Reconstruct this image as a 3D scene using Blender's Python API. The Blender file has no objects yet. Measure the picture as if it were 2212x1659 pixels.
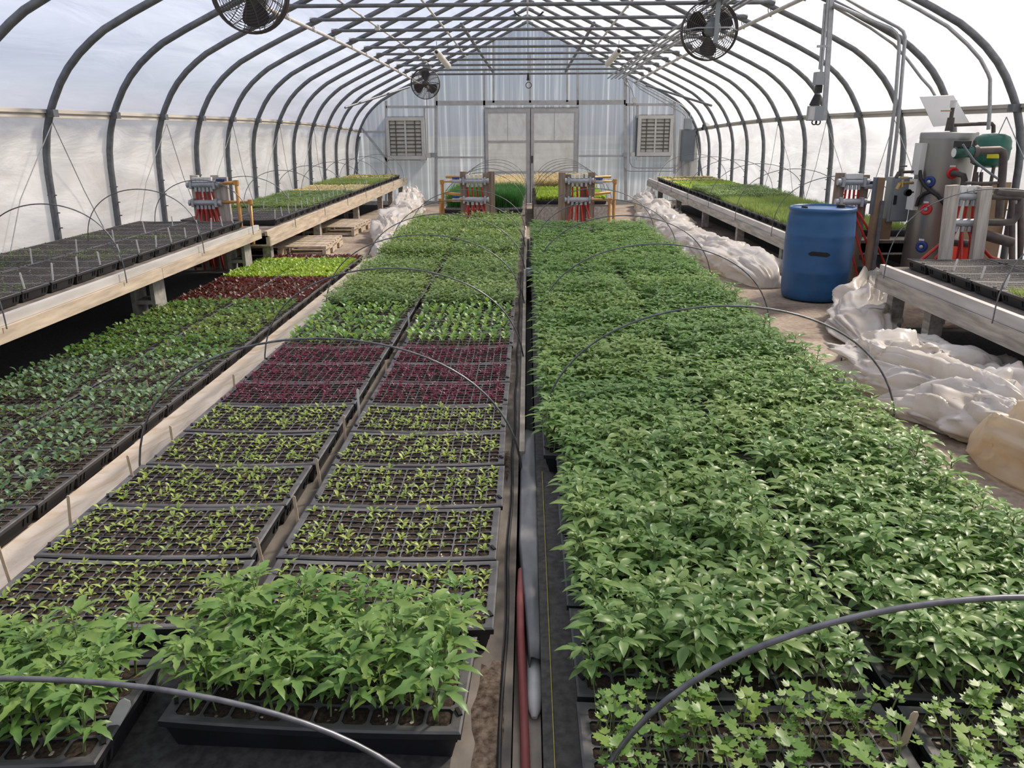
import bpy, math, random
from mathutils import Vector, Matrix, noise

RND = random.Random(11)
SC = bpy.context.scene
COL = SC.collection
PI = math.pi
R = math.radians

# ------------------------------------------------------------------ camera geometry
IW, IH, FPX = 2212, 1659, 1661.0
PITCH = R(18.3)
YAW = math.atan(36 * math.cos(PITCH) / FPX)
ROLL = R(0.3)
CAM = Vector((0, 0, 1.42))
_F = Vector((-math.sin(YAW) * math.cos(PITCH), math.cos(YAW) * math.cos(PITCH), -math.sin(PITCH)))
_R0 = Vector((math.cos(YAW), math.sin(YAW), 0))
_U0 = _R0.cross(_F)
_RR = _R0 * math.cos(ROLL) - _U0 * math.sin(ROLL)
_UU = _R0 * math.sin(ROLL) + _U0 * math.cos(ROLL)


def at(px, py, Y):
    """The point at distance Y down the house that a survey pixel of the photograph sees."""
    d = _F + _RR * ((px - IW / 2) / FPX) - _UU * ((py - IH / 2) / FPX)
    return CAM + d * (Y / d.y)


def mpp(Y):
    return Y * 0.95 / FPX


def sag(y):
    """The ground and the house fall away a little towards the end wall."""
    return -0.0039 * max(0.0, y - 10.6) ** 2


def sg(p):
    return Vector((p[0], p[1], p[2] + sag(p[1]) * max(0.0, 1 - p[2] / 3.75)))


# ------------------------------------------------------------------ materials
MATS = {}


def _new(name):
    m = bpy.data.materials.new(name)
    m.use_nodes = True
    nt = m.node_tree
    nt.nodes.clear()
    out = nt.nodes.new('ShaderNodeOutputMaterial')
    MATS[name] = m
    return m, nt, out


def _noise(nt, scale, detail=4, stretch=None, rough=0.55, dist=0.0):
    tc = nt.nodes.new('ShaderNodeTexCoord')
    mp = nt.nodes.new('ShaderNodeMapping')
    if stretch:
        mp.inputs['Scale'].default_value = stretch
    nt.links.new(tc.outputs['Object'], mp.inputs['Vector'])
    n = nt.nodes.new('ShaderNodeTexNoise')
    n.inputs['Scale'].default_value = scale
    n.inputs['Detail'].default_value = detail
    n.inputs['Roughness'].default_value = rough
    n.inputs['Distortion'].default_value = dist
    nt.links.new(mp.outputs['Vector'], n.inputs['Vector'])
    return n


def _ramp(nt, src, stops):
    r = nt.nodes.new('ShaderNodeValToRGB')
    el = r.color_ramp.elements
    el[0].position, el[0].color = stops[0][0], (*stops[0][1], 1)
    el[1].position, el[1].color = stops[-1][0], (*stops[-1][1], 1)
    for p, c in stops[1:-1]:
        e = el.new(p)
        e.color = (*c, 1)
    nt.links.new(src, r.inputs['Fac'])
    return r.outputs['Color']


def _bump(nt, src, strength, dist=0.01):
    b = nt.nodes.new('ShaderNodeBump')
    b.inputs['Strength'].default_value = strength
    b.inputs['Distance'].default_value = dist
    nt.links.new(src, b.inputs['Height'])
    return b.outputs['Normal']


def solid(name, c1, c2=None, scale=12, rough=0.6, metal=0.0, stretch=None, bump=0.0, spec=0.5, detail=4, bdist=0.004):
    m, nt, out = _new(name)
    p = nt.nodes.new('ShaderNodeBsdfPrincipled')
    p.inputs['Roughness'].default_value = rough
    p.inputs['Metallic'].default_value = metal
    p.inputs['Specular IOR Level'].default_value = spec
    if c2 is None:
        c2 = tuple(x * 0.8 for x in c1)
    n = _noise(nt, scale, detail, stretch)
    nt.links.new(_ramp(nt, n.outputs['Fac'], [(0.35, c2), (0.65, c1)]), p.inputs['Base Color'])
    if bump:
        nt.links.new(_bump(nt, n.outputs['Fac'], bump, bdist), p.inputs['Normal'])
    nt.links.new(p.outputs[0], out.inputs['Surface'])
    return m


def leafmat(name, top, var, trans=0.35, rough=0.45, hue=0.03, tcol=None, spec=0.45):
    """Leaf: glossy skin over a body that lets some light through; each plant its own shade."""
    m, nt, out = _new(name)
    p = nt.nodes.new('ShaderNodeBsdfPrincipled')
    p.inputs['Roughness'].default_value = rough
    p.inputs['Specular IOR Level'].default_value = spec
    t = nt.nodes.new('ShaderNodeBsdfTranslucent')
    mix = nt.nodes.new('ShaderNodeMixShader')
    mix.inputs[0].default_value = trans
    n = _noise(nt, 26, 2)
    col = _ramp(nt, n.outputs['Fac'], [(0.3, var), (0.7, top)])
    oi = nt.nodes.new('ShaderNodeObjectInfo')
    h = nt.nodes.new('ShaderNodeHueSaturation')
    mr = nt.nodes.new('ShaderNodeMapRange')
    mr.inputs['To Min'].default_value = 0.5 - hue
    mr.inputs['To Max'].default_value = 0.5 + hue
    nt.links.new(oi.outputs['Random'], mr.inputs['Value'])
    nt.links.new(mr.outputs[0], h.inputs['Hue'])
    mv = nt.nodes.new('ShaderNodeMapRange')
    mv.inputs['To Min'].default_value = 1.18
    mv.inputs['To Max'].default_value = 0.85
    nt.links.new(oi.outputs['Random'], mv.inputs['Value'])
    nt.links.new(mv.outputs[0], h.inputs['Value'])
    nt.links.new(col, h.inputs['Color'])
    nt.links.new(h.outputs['Color'], p.inputs['Base Color'])
    if tcol:
        t.inputs['Color'].default_value = (*tcol, 1)
    else:
        nt.links.new(h.outputs['Color'], t.inputs['Color'])
    nt.links.new(p.outputs[0], mix.inputs[1])
    nt.links.new(t.outputs[0], mix.inputs[2])
    nt.links.new(mix.outputs[0], out.inputs['Surface'])
    return m


def filmmat(name, col, clear=0.3, trans=0.6, stretch=(1, 1, 1), scale=3.0, bump=0.3, streak=0.12, bdist=0.05, clear_col=(1, 1, 1), dirt=(0.8, 0.78, 0.72)):
    """Milky polythene: part straight through, part scattered through, part scattered back."""
    m, nt, out = _new(name)
    n = _noise(nt, scale, 5, stretch, 0.55, 0.6)
    c = _ramp(nt, n.outputs['Fac'], [(0.30, tuple(a * b for a, b in zip(col, dirt))), (0.52, col), (0.72, tuple(min(1, x * (1 + streak)) for x in col))])
    nor = _bump(nt, n.outputs['Fac'], bump, bdist)
    tr = nt.nodes.new('ShaderNodeBsdfTransparent')
    tr.inputs['Color'].default_value = (*clear_col, 1)
    tl = nt.nodes.new('ShaderNodeBsdfTranslucent')
    df = nt.nodes.new('ShaderNodeBsdfPrincipled')
    df.inputs['Roughness'].default_value = 0.35
    for s in (tl, df):
        nt.links.new(nor, s.inputs['Normal'])
    nt.links.new(c, tl.inputs['Color'])
    nt.links.new(c, df.inputs['Base Color'])
    m1 = nt.nodes.new('ShaderNodeMixShader')
    m1.inputs[0].default_value = trans
    nt.links.new(df.outputs[0], m1.inputs[1])
    nt.links.new(tl.outputs[0], m1.inputs[2])
    m2 = nt.nodes.new('ShaderNodeMixShader')
    m2.inputs[0].default_value = clear
    nt.links.new(m1.outputs[0], m2.inputs[1])
    nt.links.new(tr.outputs[0], m2.inputs[2])
    nt.links.new(m2.outputs[0], out.inputs['Surface'])
    return m


solid('steel', (0.19, 0.197, 0.205), (0.13, 0.138, 0.145), 18, 0.5, 0.5)
solid('steel_light', (0.50, 0.50, 0.49), (0.38, 0.38, 0.37), 25, 0.45, 0.5)
solid('conduit', (0.42, 0.43, 0.43), (0.33, 0.34, 0.34), 25, 0.45, 0.5)
solid('rail', (0.55, 0.51, 0.44), (0.40, 0.37, 0.32), 6, 0.7, 0.0, (1, 0.2, 1))
solid('purlin', (0.62, 0.60, 0.57), (0.48, 0.46, 0.44), 9, 0.5, 0.2)
solid('frame_alu', (0.50, 0.50, 0.48), (0.40, 0.40, 0.39), 8, 0.5, 0.25)
solid('fan_black', (0.030, 0.026, 0.024), (0.018, 0.016, 0.015), 10, 0.55)
solid('fan_wire', (0.10, 0.088, 0.08), (0.06, 0.05, 0.047), 10, 0.5, 0.4)
solid('lamp_white', (0.72, 0.71, 0.67), (0.60, 0.59, 0.55), 20, 0.4)
solid('box_grey', (0.33, 0.36, 0.37), (0.27, 0.30, 0.31), 4, 0.5)
solid('box_dark', (0.17, 0.20, 0.22), (0.14, 0.165, 0.18), 4, 0.5)
solid('box_pale', (0.62, 0.61, 0.56), (0.54, 0.53, 0.49), 6, 0.5)
solid('louvre', (0.55, 0.54, 0.46), (0.44, 0.43, 0.37), 9, 0.6)
solid('louvre_gap', (0.10, 0.09, 0.075), (0.07, 0.06, 0.05), 9, 0.7)
solid('pale_wood', (0.62, 0.52, 0.39), (0.40, 0.33, 0.25), 3.0, 0.75, 0, (9, 1.0, 9), 0.25, 0.3, 7)
solid('weathered_wood', (0.50, 0.46, 0.40), (0.27, 0.25, 0.22), 3.0, 0.8, 0, (9, 1.0, 9), 0.3, 0.3, 7)
solid('post_wood', (0.33, 0.26, 0.19), (0.19, 0.145, 0.105), 4, 0.8, 0, (8, 8, 0.8), 0.25, 0.3, 7)
solid('grey_post_wood', (0.55, 0.51, 0.45), (0.34, 0.31, 0.27), 4, 0.8, 0, (8, 8, 0.8), 0.25, 0.3, 7)
solid('plywood', (0.34, 0.24, 0.15), (0.22, 0.15, 0.095), 3, 0.8, 0, (1, 5, 1), 0.1, 0.3, 6)
solid('board_grey', (0.56, 0.54, 0.51), (0.42, 0.40, 0.37), 6, 0.6, 0, (1, 0.3, 2))
solid('fabric_black_lit', (0.13, 0.12, 0.105), (0.075, 0.07, 0.063), 60, 0.85, 0, None, 0.3, 0.3, 3)  # the black fabric again, lightened in colour to look sunlit
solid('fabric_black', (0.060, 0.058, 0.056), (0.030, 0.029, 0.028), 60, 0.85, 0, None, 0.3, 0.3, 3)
solid('mat_grey', (0.23, 0.205, 0.175), (0.11, 0.097, 0.083), 9, 0.9, 0, (1, 0.6, 1), 0.3, 0.2, 8)
solid('duct_plastic', (0.27, 0.27, 0.265), (0.18, 0.18, 0.178), 10, 0.42, 0, (1, 0.5, 1), 0.3, 0.5, 5, 0.01)
solid('yellow_thread', (0.60, 0.50, 0.10), (0.40, 0.34, 0.08), 120, 0.8)
solid('concrete', (0.40, 0.38, 0.35), (0.28, 0.265, 0.24), 22, 0.95, 0, None, 0.35, 0.2, 8)
solid('tray_black', (0.020, 0.021, 0.024), (0.013, 0.0135, 0.015), 14, 0.42, 0, None, 0, 0.55)
solid('tray_rim_sheen', (0.105, 0.103, 0.104), (0.040, 0.040, 0.042), 7, 0.55, 0, (1, 3, 1), 0, 0.4, 5)  # black tray plastic, sky reflection painted in as grey
solid('slot_dark', (0.006, 0.006, 0.006), (0.004, 0.004, 0.004), 5, 0.9)
solid('stake', (0.60, 0.48, 0.34), (0.46, 0.36, 0.25), 30, 0.7)
solid('stake_white', (0.78, 0.77, 0.73), (0.66, 0.65, 0.61), 30, 0.5)
solid('hoop_wire', (0.20, 0.205, 0.215), (0.11, 0.114, 0.12), 30, 0.4, 0.6)
solid('hose_red', (0.52, 0.18, 0.16), (0.30, 0.075, 0.07), 9, 0.55, 0, (1, 0.2, 1), 0.2, 0.4, 6)
solid('tube_red', (0.48, 0.03, 0.02), (0.36, 0.02, 0.015), 9, 0.35)
solid('copper_pipe', (0.60, 0.32, 0.10), (0.45, 0.23, 0.07), 8, 0.35, 0.35)
solid('iron_pipe', (0.115, 0.095, 0.085), (0.07, 0.058, 0.052), 12, 0.6, 0.2)
solid('brass', (0.50, 0.36, 0.12), (0.35, 0.25, 0.09), 12, 0.4, 0.7)
solid('valve_blue', (0.02, 0.045, 0.22), (0.015, 0.035, 0.16), 8, 0.4)
solid('ring_red', (0.62, 0.03, 0.03), (0.5, 0.02, 0.02), 8, 0.4)
solid('orange_red', (0.95, 0.07, 0.02), (0.85, 0.05, 0.02), 8, 0.5)
solid('manifold_grey', (0.50, 0.52, 0.54), (0.38, 0.40, 0.42), 15, 0.4, 0.3)
solid('cap_white', (0.78, 0.78, 0.75), (0.66, 0.66, 0.63), 15, 0.4)
solid('heater_steel', (0.36, 0.35, 0.325), (0.29, 0.28, 0.26), 3, 0.36, 0.75, (1, 1, 0.15))
solid('cover_white', (0.66, 0.66, 0.62), (0.58, 0.58, 0.54), 5, 0.45)
solid('tank_green', (0.012, 0.115, 0.075), (0.010, 0.085, 0.055), 5, 0.35)
solid('pump_green', (0.012, 0.10, 0.07), (0.010, 0.07, 0.05), 8, 0.4)
solid('label_yellow', (0.62, 0.60, 0.03), (0.52, 0.50, 0.03), 8, 0.6)
solid('rubber_black', (0.018, 0.018, 0.018), (0.012, 0.012, 0.012), 12, 0.6)
solid('barrel_blue', (0.020, 0.105, 0.255), (0.016, 0.078, 0.195), 3.5, 0.42, 0, (1, 1, 1.6), 0.05, 0.5, 7)
solid('barrel_top', (0.44, 0.40, 0.36), (0.30, 0.27, 0.24), 9, 0.6)
solid('gasket_black', (0.012, 0.011, 0.011), (0.008, 0.008, 0.008), 9, 0.8)
solid('trench_tan', (0.60, 0.53, 0.43), (0.42, 0.37, 0.30), 12, 0.85, 0, None, 0.15)
solid('panel_white', (0.72, 0.70, 0.65), (0.64, 0.62, 0.57), 3, 0.55)
solid('ground_out', (0.42, 0.40, 0.36), (0.28, 0.28, 0.24), 0.15, 0.95, 0, None, 0, 0.2)
solid('dirt_brown', (0.17, 0.135, 0.105), (0.055, 0.038, 0.027), 70, 0.95, 0, None, 0.8, 0.15, 7)
solid('dirt_dark', (0.05, 0.038, 0.030), (0.022, 0.017, 0.014), 60, 0.95, 0, None, 0.6, 0.15, 6)

# floor: trodden sand over concrete, stained
m, nt, out = _new('floor_sand')
p = nt.nodes.new('ShaderNodeBsdfPrincipled')
p.inputs['Roughness'].default_value = 0.95
p.inputs['Specular IOR Level'].default_value = 0.2
n1 = _noise(nt, 1.6, 8, None, 0.6, 0.8)
n2 = _noise(nt, 28, 6)
c1 = _ramp(nt, n1.outputs['Fac'], [(0.30, (0.17, 0.125, 0.095)), (0.5, (0.32, 0.265, 0.21)), (0.72, (0.43, 0.375, 0.31))])
c2 = _ramp(nt, n2.outputs['Fac'], [(0.30, (0.55, 0.5, 0.45)), (0.6, (1, 1, 1))])
mx = nt.nodes.new('ShaderNodeMix')
mx.data_type = 'RGBA'
mx.blend_type = 'MULTIPLY'
mx.inputs['Factor'].default_value = 0.7
nt.links.new(c1, mx.inputs['A'])
nt.links.new(c2, mx.inputs['B'])
nt.links.new(mx.outputs['Result'], p.inputs['Base Color'])
nt.links.new(_bump(nt, n2.outputs['Fac'], 0.4, 0.01), p.inputs['Normal'])
nt.links.new(p.outputs[0], out.inputs['Surface'])

# potting soil with pale perlite grains
m, nt, out = _new('soil')
p = nt.nodes.new('ShaderNodeBsdfPrincipled')
p.inputs['Roughness'].default_value = 0.95
p.inputs['Specular IOR Level'].default_value = 0.15
n1 = _noise(nt, 150, 4)
vo = nt.nodes.new('ShaderNodeTexVoronoi')
vo.inputs['Scale'].default_value = 190
tc = nt.nodes.new('ShaderNodeTexCoord')
nt.links.new(tc.outputs['Object'], vo.inputs['Vector'])
c1 = _ramp(nt, n1.outputs['Fac'], [(0.3, (0.018, 0.0135, 0.0105)), (0.7, (0.066, 0.048, 0.037))])
c2 = _ramp(nt, vo.outputs['Color'], [(0.0, (0.55, 0.50, 0.42)), (0.09, (0.50, 0.46, 0.38)), (0.12, (0, 0, 0))])
mx = nt.nodes.new('ShaderNodeMix')
mx.data_type = 'RGBA'
mx.blend_type = 'LIGHTEN'
mx.inputs['Factor'].default_value = 1.0
nt.links.new(c1, mx.inputs['A'])
nt.links.new(c2, mx.inputs['B'])
nt.links.new(mx.outputs['Result'], p.inputs['Base Color'])
nt.links.new(_bump(nt, n1.outputs['Fac'], 0.8, 0.004), p.inputs['Normal'])
nt.links.new(p.outputs[0], out.inputs['Surface'])

FILM_TOP = filmmat('film_roof', (0.50, 0.50, 0.51), 0.44, 0.55, (1.3, 0.22, 1.6), 2.4, 0.35, 0.22, 0.05, (0.95, 0.93, 0.97), (0.72, 0.71, 0.72))
FILM_SIDE = filmmat('film_side', (0.66, 0.64, 0.61), 0.09, 0.42, (1.0, 0.4, 1.3), 2.4, 0.6, 0.2, 0.06, (1, 1, 1), (0.80, 0.77, 0.74))
FILM_SHADED = filmmat('film_side_shaded', (0.53, 0.54, 0.58), 0.09, 0.42, (1.0, 0.4, 1.3), 2.4, 0.6, 0.2, 0.06, (1, 1, 1), (0.80, 0.79, 0.80))  # copy of the side film, bluer and darker to paint in shade
POLY = filmmat('twinwall', (0.165, 0.17, 0.18), 0.30, 0.62, (4.2, 1.0, 0.07), 3.2, 0.10, 1.5, 0.02, (0.44, 0.51, 0.60), (0.62, 0.62, 0.66))
POLY_DOOR = filmmat('twinwall_door', (0.185, 0.187, 0.19), 0.12, 0.55, (1.5, 1.0, 0.8), 4.0, 0.10, 0.2, 0.02, (0.84, 0.88, 0.92))
SHEET = filmmat('sheet_white', (0.74, 0.715, 0.675), 0.06, 0.36, (1, 1, 1), 3.5, 0.3, 0.1, 0.02, (1, 1, 1), (0.88, 0.80, 0.68))
SHEET_TAN = filmmat('sheet_tan', (0.72, 0.63, 0.49), 0.04, 0.40, (1, 1, 1), 3.0, 0.3, 0.1, 0.02, (1, 1, 1), (0.85, 0.72, 0.52))
SHEET_STRIP = filmmat('sheet_strip', (0.78, 0.70, 0.60), 0.0, 0.25, (1, 3, 1), 3.0, 0.5, 0.1, 0.02, (1, 1, 1), (0.85, 0.74, 0.6))

leafmat('leaf_pale', (0.29, 0.33, 0.17), (0.20, 0.26, 0.12), 0.30, 0.42, 0.03, (0.36, 0.42, 0.12))
leafmat('leaf_tomato', (0.195, 0.30, 0.080), (0.11, 0.215, 0.055), 0.36, 0.40, 0.018, (0.21, 0.42, 0.055))
leafmat('leaf_mass', (0.21, 0.315, 0.098), (0.135, 0.235, 0.070), 0.36, 0.38, 0.018, (0.20, 0.42, 0.06))
leafmat('leaf_parsley', (0.20, 0.32, 0.070), (0.13, 0.25, 0.05), 0.36, 0.36, 0.02, (0.28, 0.48, 0.06))
leafmat('leaf_lettuce', (0.38, 0.47, 0.12), (0.26, 0.37, 0.085), 0.38, 0.42, 0.02, (0.42, 0.55, 0.08))
leafmat('leaf_red', (0.17, 0.022, 0.050), (0.085, 0.014, 0.028), 0.30, 0.38, 0.015, (0.42, 0.03, 0.10))
leafmat('leaf_brassica', (0.155, 0.26, 0.135), (0.095, 0.185, 0.085), 0.28, 0.42, 0.03, (0.26, 0.40, 0.09))
leafmat('leaf_kale', (0.21, 0.36, 0.10), (0.13, 0.27, 0.075), 0.34, 0.38, 0.02, (0.32, 0.5, 0.09))
leafmat('leaf_green', (0.15, 0.26, 0.055), (0.09, 0.17, 0.04), 0.33, 0.42, 0.03, (0.28, 0.42, 0.06))
leafmat('leaf_lime', (0.34, 0.50, 0.075), (0.22, 0.37, 0.06), 0.36, 0.42, 0.02, (0.48, 0.62, 0.08))
leafmat('leaf_wine', (0.125, 0.045, 0.032), (0.055, 0.026, 0.018), 0.28, 0.42, 0.03, (0.26, 0.06, 0.04))
leafmat('leaf_grass', (0.31, 0.41, 0.12), (0.20, 0.30, 0.085), 0.32, 0.45, 0.02, (0.38, 0.48, 0.11))
leafmat('leaf_herb', (0.25, 0.335, 0.115), (0.155, 0.24, 0.078), 0.30, 0.38, 0.02, (0.27, 0.42, 0.08))
leafmat('leaf_chive', (0.085, 0.25, 0.050), (0.055, 0.18, 0.038), 0.25, 0.4, 0.01)
leafmat('leaf_cream', (0.80, 0.70, 0.40), (0.62, 0.52, 0.28), 0.3, 0.5, 0.02)
leafmat('leaf_olive', (0.34, 0.36, 0.10), (0.24, 0.27, 0.08), 0.3, 0.5, 0.03)
leafmat('stem_green', (0.22, 0.30, 0.10), (0.17, 0.22, 0.08), 0.15, 0.5, 0.01)
leafmat('stem_purple', (0.18, 0.12, 0.08), (0.13, 0.09, 0.06), 0.1, 0.5, 0.01)
leafmat('stem_red', (0.30, 0.04, 0.09), (0.20, 0.03, 0.06), 0.15, 0.5, 0.01)


# ------------------------------------------------------------------ mesh builder
class MB:
    def __init__(self, warp=False):
        self.v, self.f, self.m, self.s = [], [], [], []
        self.warp = warp

    def add(self, vs, fs, mi=0, sm=False):
        b = len(self.v)
        self.v.extend(tuple(x) for x in vs)
        for q in fs:
            self.f.append(tuple(b + i for i in q))
            self.m.append(mi)
            self.s.append(sm)

    def box(self, c, s, mi=0, rot=None):
        x, y, z = s[0] / 2, s[1] / 2, s[2] / 2
        vs = [Vector((a * x, b * y, d * z)) for d in (-1, 1) for b in (-1, 1) for a in (-1, 1)]
        if rot is not None:
            vs = [rot @ q for q in vs]
        c = Vector(c)
        self.add([q + c for q in vs], [(0, 2, 3, 1), (4, 5, 7, 6), (0, 1, 5, 4), (2, 6, 7, 3), (0, 4, 6, 2), (1, 3, 7, 5)], mi)

    def span(self, lo, hi, mi=0):
        self.box([(a + b) / 2 for a, b in zip(lo, hi)], [abs(b - a) for a, b in zip(lo, hi)], mi)

    def beam(self, p, q, w, h, mi=0, up=(0, 0, 1)):
        p, q = Vector(p), Vector(q)
        d = (q - p)
        L = d.length
        d.normalize()
        u = Vector(up)
        s = d.cross(u)
        if s.length < 1e-4:
            s = d.cross(Vector((1, 0, 0)))
        s.normalize()
        u = s.cross(d)
        rot = Matrix((s, d, u)).transposed()
        self.box((p + q) / 2, (w, L, h), mi, rot)

    def tube(self, pts, r, n=8, mi=0, cap=True, sm=True):
        pts = [Vector(q) for q in pts]
        k = len(pts)
        rs = r if isinstance(r, (list, tuple)) else [r] * k
        vs, prev = [], None
        for i, q in enumerate(pts):
            t = (pts[min(i + 1, k - 1)] - pts[max(i - 1, 0)])
            if t.length < 1e-9:
                t = Vector((0, 0, 1))
            t.normalize()
            if prev is None:
                a = Vector((0, 0, 1)) if abs(t.z) < 0.9 else Vector((1, 0, 0))
                u = t.cross(a).normalized()
            else:
                u = prev - t * prev.dot(t)
                u = u.normalized() if u.length > 1e-6 else t.cross(Vector((1, 0, 0))).normalized()
            prev = u
            w = t.cross(u)
            for j in range(n):
                a = 2 * PI * j / n
                vs.append(q + (u * math.cos(a) + w * math.sin(a)) * rs[i])
        fs = []
        for i in range(k - 1):
            for j in range(n):
                a, b = i * n + j, i * n + (j + 1) % n
                fs.append((a, b, b + n, a + n))
        self.add(vs, fs, mi, sm)
        if cap:
            self.add(vs[:n], [tuple(range(n - 1, -1, -1))], mi)
            self.add(vs[-n:], [tuple(range(n))], mi)

    def lathe(self, prof, c=(0, 0, 0), n=32, mi=0, rot=None, sm=True):
        c = Vector(c)
        vs, fs = [], []
        for r, z in prof:
            for j in range(n):
                a = 2 * PI * j / n
                q = Vector((r * math.cos(a), r * math.sin(a), z))
                vs.append((rot @ q if rot is not None else q) + c)
        for i in range(len(prof) - 1):
            for j in range(n):
                a, b = i * n + j, i * n + (j + 1) % n
                fs.append((a, b, b + n, a + n))
        self.add(vs, fs, mi, sm)
        if prof[0][0] > 1e-5:
            self.add(vs[:n], [tuple(range(n - 1, -1, -1))], mi)
        if prof[-1][0] > 1e-5:
            self.add(vs[-n:], [tuple(range(n))], mi)

    def ring(self, c, Rr, r, rot=None, n=40, k=6, mi=0):
        c = Vector(c)
        pts = []
        for i in range(n):
            a = 2 * PI * i / n
            q = Vector((Rr * math.cos(a), Rr * math.sin(a), 0))
            pts.append((rot @ q if rot is not None else q) + c)
        pts.append(pts[0])
        self.tube(pts, r, k, mi, False)

    def merge(self, o, M):
        b = len(self.v)
        self.v.extend(tuple(M @ Vector(q)) for q in o.v)
        self.f.extend(tuple(b + i for i in q) for q in o.f)
        self.m.extend(o.m)
        self.s.extend(o.s)

    def mesh(self, name, mats):
        me = bpy.data.meshes.new(name)
        vs = [sg(q) for q in self.v] if self.warp else self.v
        me.from_pydata(vs, [], self.f)
        for q in (mats if isinstance(mats, (list, tuple)) else [mats]):
            me.materials.append(MATS[q] if isinstance(q, str) else q)
        me.polygons.foreach_set('material_index', self.m)
        me.polygons.foreach_set('use_smooth', self.s)
        me.update()
        return me

    def build(self, name, mats, parent=None):
        return link(name, self.mesh(name, mats), parent)


def link(name, me, parent=None):
    o = bpy.data.objects.new(name, me)
    COL.objects.link(o)
    if parent is not None:
        o.parent = parent
    return o


def tag(o, label, cat, group=None, kind=None):
    o['label'] = label
    o['category'] = cat
    if group:
        o['group'] = group
    if kind:
        o['kind'] = kind
    return o


def thing(name, label, cat, loc=(0, 0, 0), group=None, rz=0.0):
    o = bpy.data.objects.new(name, None)
    o.empty_display_size = 0.05
    COL.objects.link(o)
    o.location = loc
    o.rotation_euler = (0, 0, rz)
    return tag(o, label, cat, group)


def struct(mb, name, mats, parent=None):
    o = mb.build(name, mats, parent)
    if parent is None:
        o['kind'] = 'structure'
    return o


def copy_tree(o, loc=None, parent=None):
    c = o.copy()
    COL.objects.link(c)
    if parent is not None:
        c.parent = parent
    if loc is not None:
        c.location = loc
    for ch in list(o.children):
        copy_tree(ch, None, c)
    return c


def world(parts_parent, mb, name, mats):
    """A part whose mesh was laid out in world space, hung under a thing standing elsewhere."""
    L = parts_parent.location
    mb.warp = False
    mb.v = [(q[0] - L[0], q[1] - L[1], q[2] - L[2]) for q in mb.v]
    return mb.build(name, mats, parts_parent)


ORD = ('first second third fourth fifth sixth seventh eighth ninth tenth eleventh twelfth thirteenth fourteenth fifteenth sixteenth '
       'seventeenth eighteenth nineteenth twentieth').split()


def ordinal(i):
    if i < 20:
        return ORD[i]
    tens = {2: 'twenty', 3: 'thirty', 4: 'forty', 5: 'fifty'}[(i + 1) // 10]
    u = (i + 1) % 10
    return tens + '-' + ORD[u - 1] if u else {2: 'twentieth', 3: 'thirtieth', 4: 'fortieth', 5: 'fiftieth'}[(i + 1) // 10]

# ================================================================== THE HOUSE
KX = 1.0325
PROF = [(4.02, -0.42), (4.015, 0.3), (4.0, 0.8), (3.99, 1.1), (3.975, 1.25), (3.94, 1.41), (3.885, 1.565), (3.83, 1.67), (3.755, 1.795), (3.67, 1.905),
        (3.56, 2.015), (3.44, 2.11), (3.33, 2.185), (3.1, 2.30), (2.8, 2.437), (2.4, 2.61), (2.0, 2.785), (1.0, 3.235), (0.0, 3.685)]
PROF = [(x * KX, 1.42 + (z - 1.42) * KX) for x, z in PROF]
Y0, DY, YE = 6.77, 1.0455, 19.30
YB = -3.2


def arch_y(k):
    return Y0 + DY * k


def roof_z(x):
    x = abs(x)
    for (a, za), (b, zb) in zip(PROF, PROF[1:]):
        if b <= x <= a:
            t = (x - b) / (a - b) if a > b else 0
            return zb + (za - zb) * t
    return 0.0


def offset(pts, d):
    out = []
    for i, (x, z) in enumerate(pts):
        a = pts[max(i - 1, 0)]
        b = pts[min(i + 1, len(pts) - 1)]
        tx, tz = b[0] - a[0], b[1] - a[1]
        L = math.hypot(tx, tz) or 1
        out.append((x + tz / L * d, z - tx / L * d))
    return out


def film_strip(name, pts, mat, side):
    mb = MB(True)
    n = 96
    k = len(pts)
    vs, fs = [], []
    for j in range(n + 1):
        y = YB + (YE + 0.02 - YB) * j / n
        for i, (x, z) in enumerate(pts):
            w = noise.noise(Vector((y * 1.3, z * 2.5 + side * 7, x * 0.7))) * 0.018
            ph = abs(math.sin(PI * (y - Y0) / DY))
            vs.append((side * (x + w * ph), y, z + 0.4 * w * ph))
    for j in range(n):
        for i in range(k - 1):
            a = j * k + i
            fs.append((a, a + 1, a + k + 1, a + k))
    mb.add(vs, fs, 0, True)
    return struct(mb, name, mat)


OUT = offset(PROF, 0.034)
OUT[-1] = (0.0, OUT[-1][1] + 0.01)
LOWER = OUT[:7]
UPPER = OUT[6:]
fine = []
for (a, b), (c, d) in zip(UPPER, UPPER[1:]):
    fine += [(a + (c - a) * t / 3, b + (d - b) * t / 3) for t in range(3)]
fine.append(UPPER[-1])
film_strip('wall_left', LOWER, FILM_SIDE, -1)
film_strip('wall_right', LOWER, FILM_SHADED, 1)
mb = MB(True)
ring = [(-x, z) for x, z in fine] + [(x, z) for x, z in reversed(fine[:-1])]
n = 96
vs, fs = [], []
for j in range(n + 1):
    y = YB + (YE + 0.02 - YB) * j / n
    ph = abs(math.sin(PI * (y - Y0) / DY))
    for x, z in ring:
        w = noise.noise(Vector((y * 0.9, z * 2.0, x * 0.8))) * 0.016 * ph
        vs.append((x, y, z + w))
k = len(ring)
for j in range(n):
    for i in range(k - 1):
        a = j * k + i
        fs.append((a, a + 1, a + k + 1, a + k))
mb.add(vs, fs, 0, True)
struct(mb, 'ceiling', FILM_TOP)
# gable behind the photographer
mb = MB()
g = [(-x, z) for x, z in OUT] + [(x, z) for x, z in reversed(OUT[:-1])]
mb.add([(x, YB, z) for x, z in g], [tuple(range(len(g)))])
struct(mb, 'wall_front', POLY)

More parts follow.
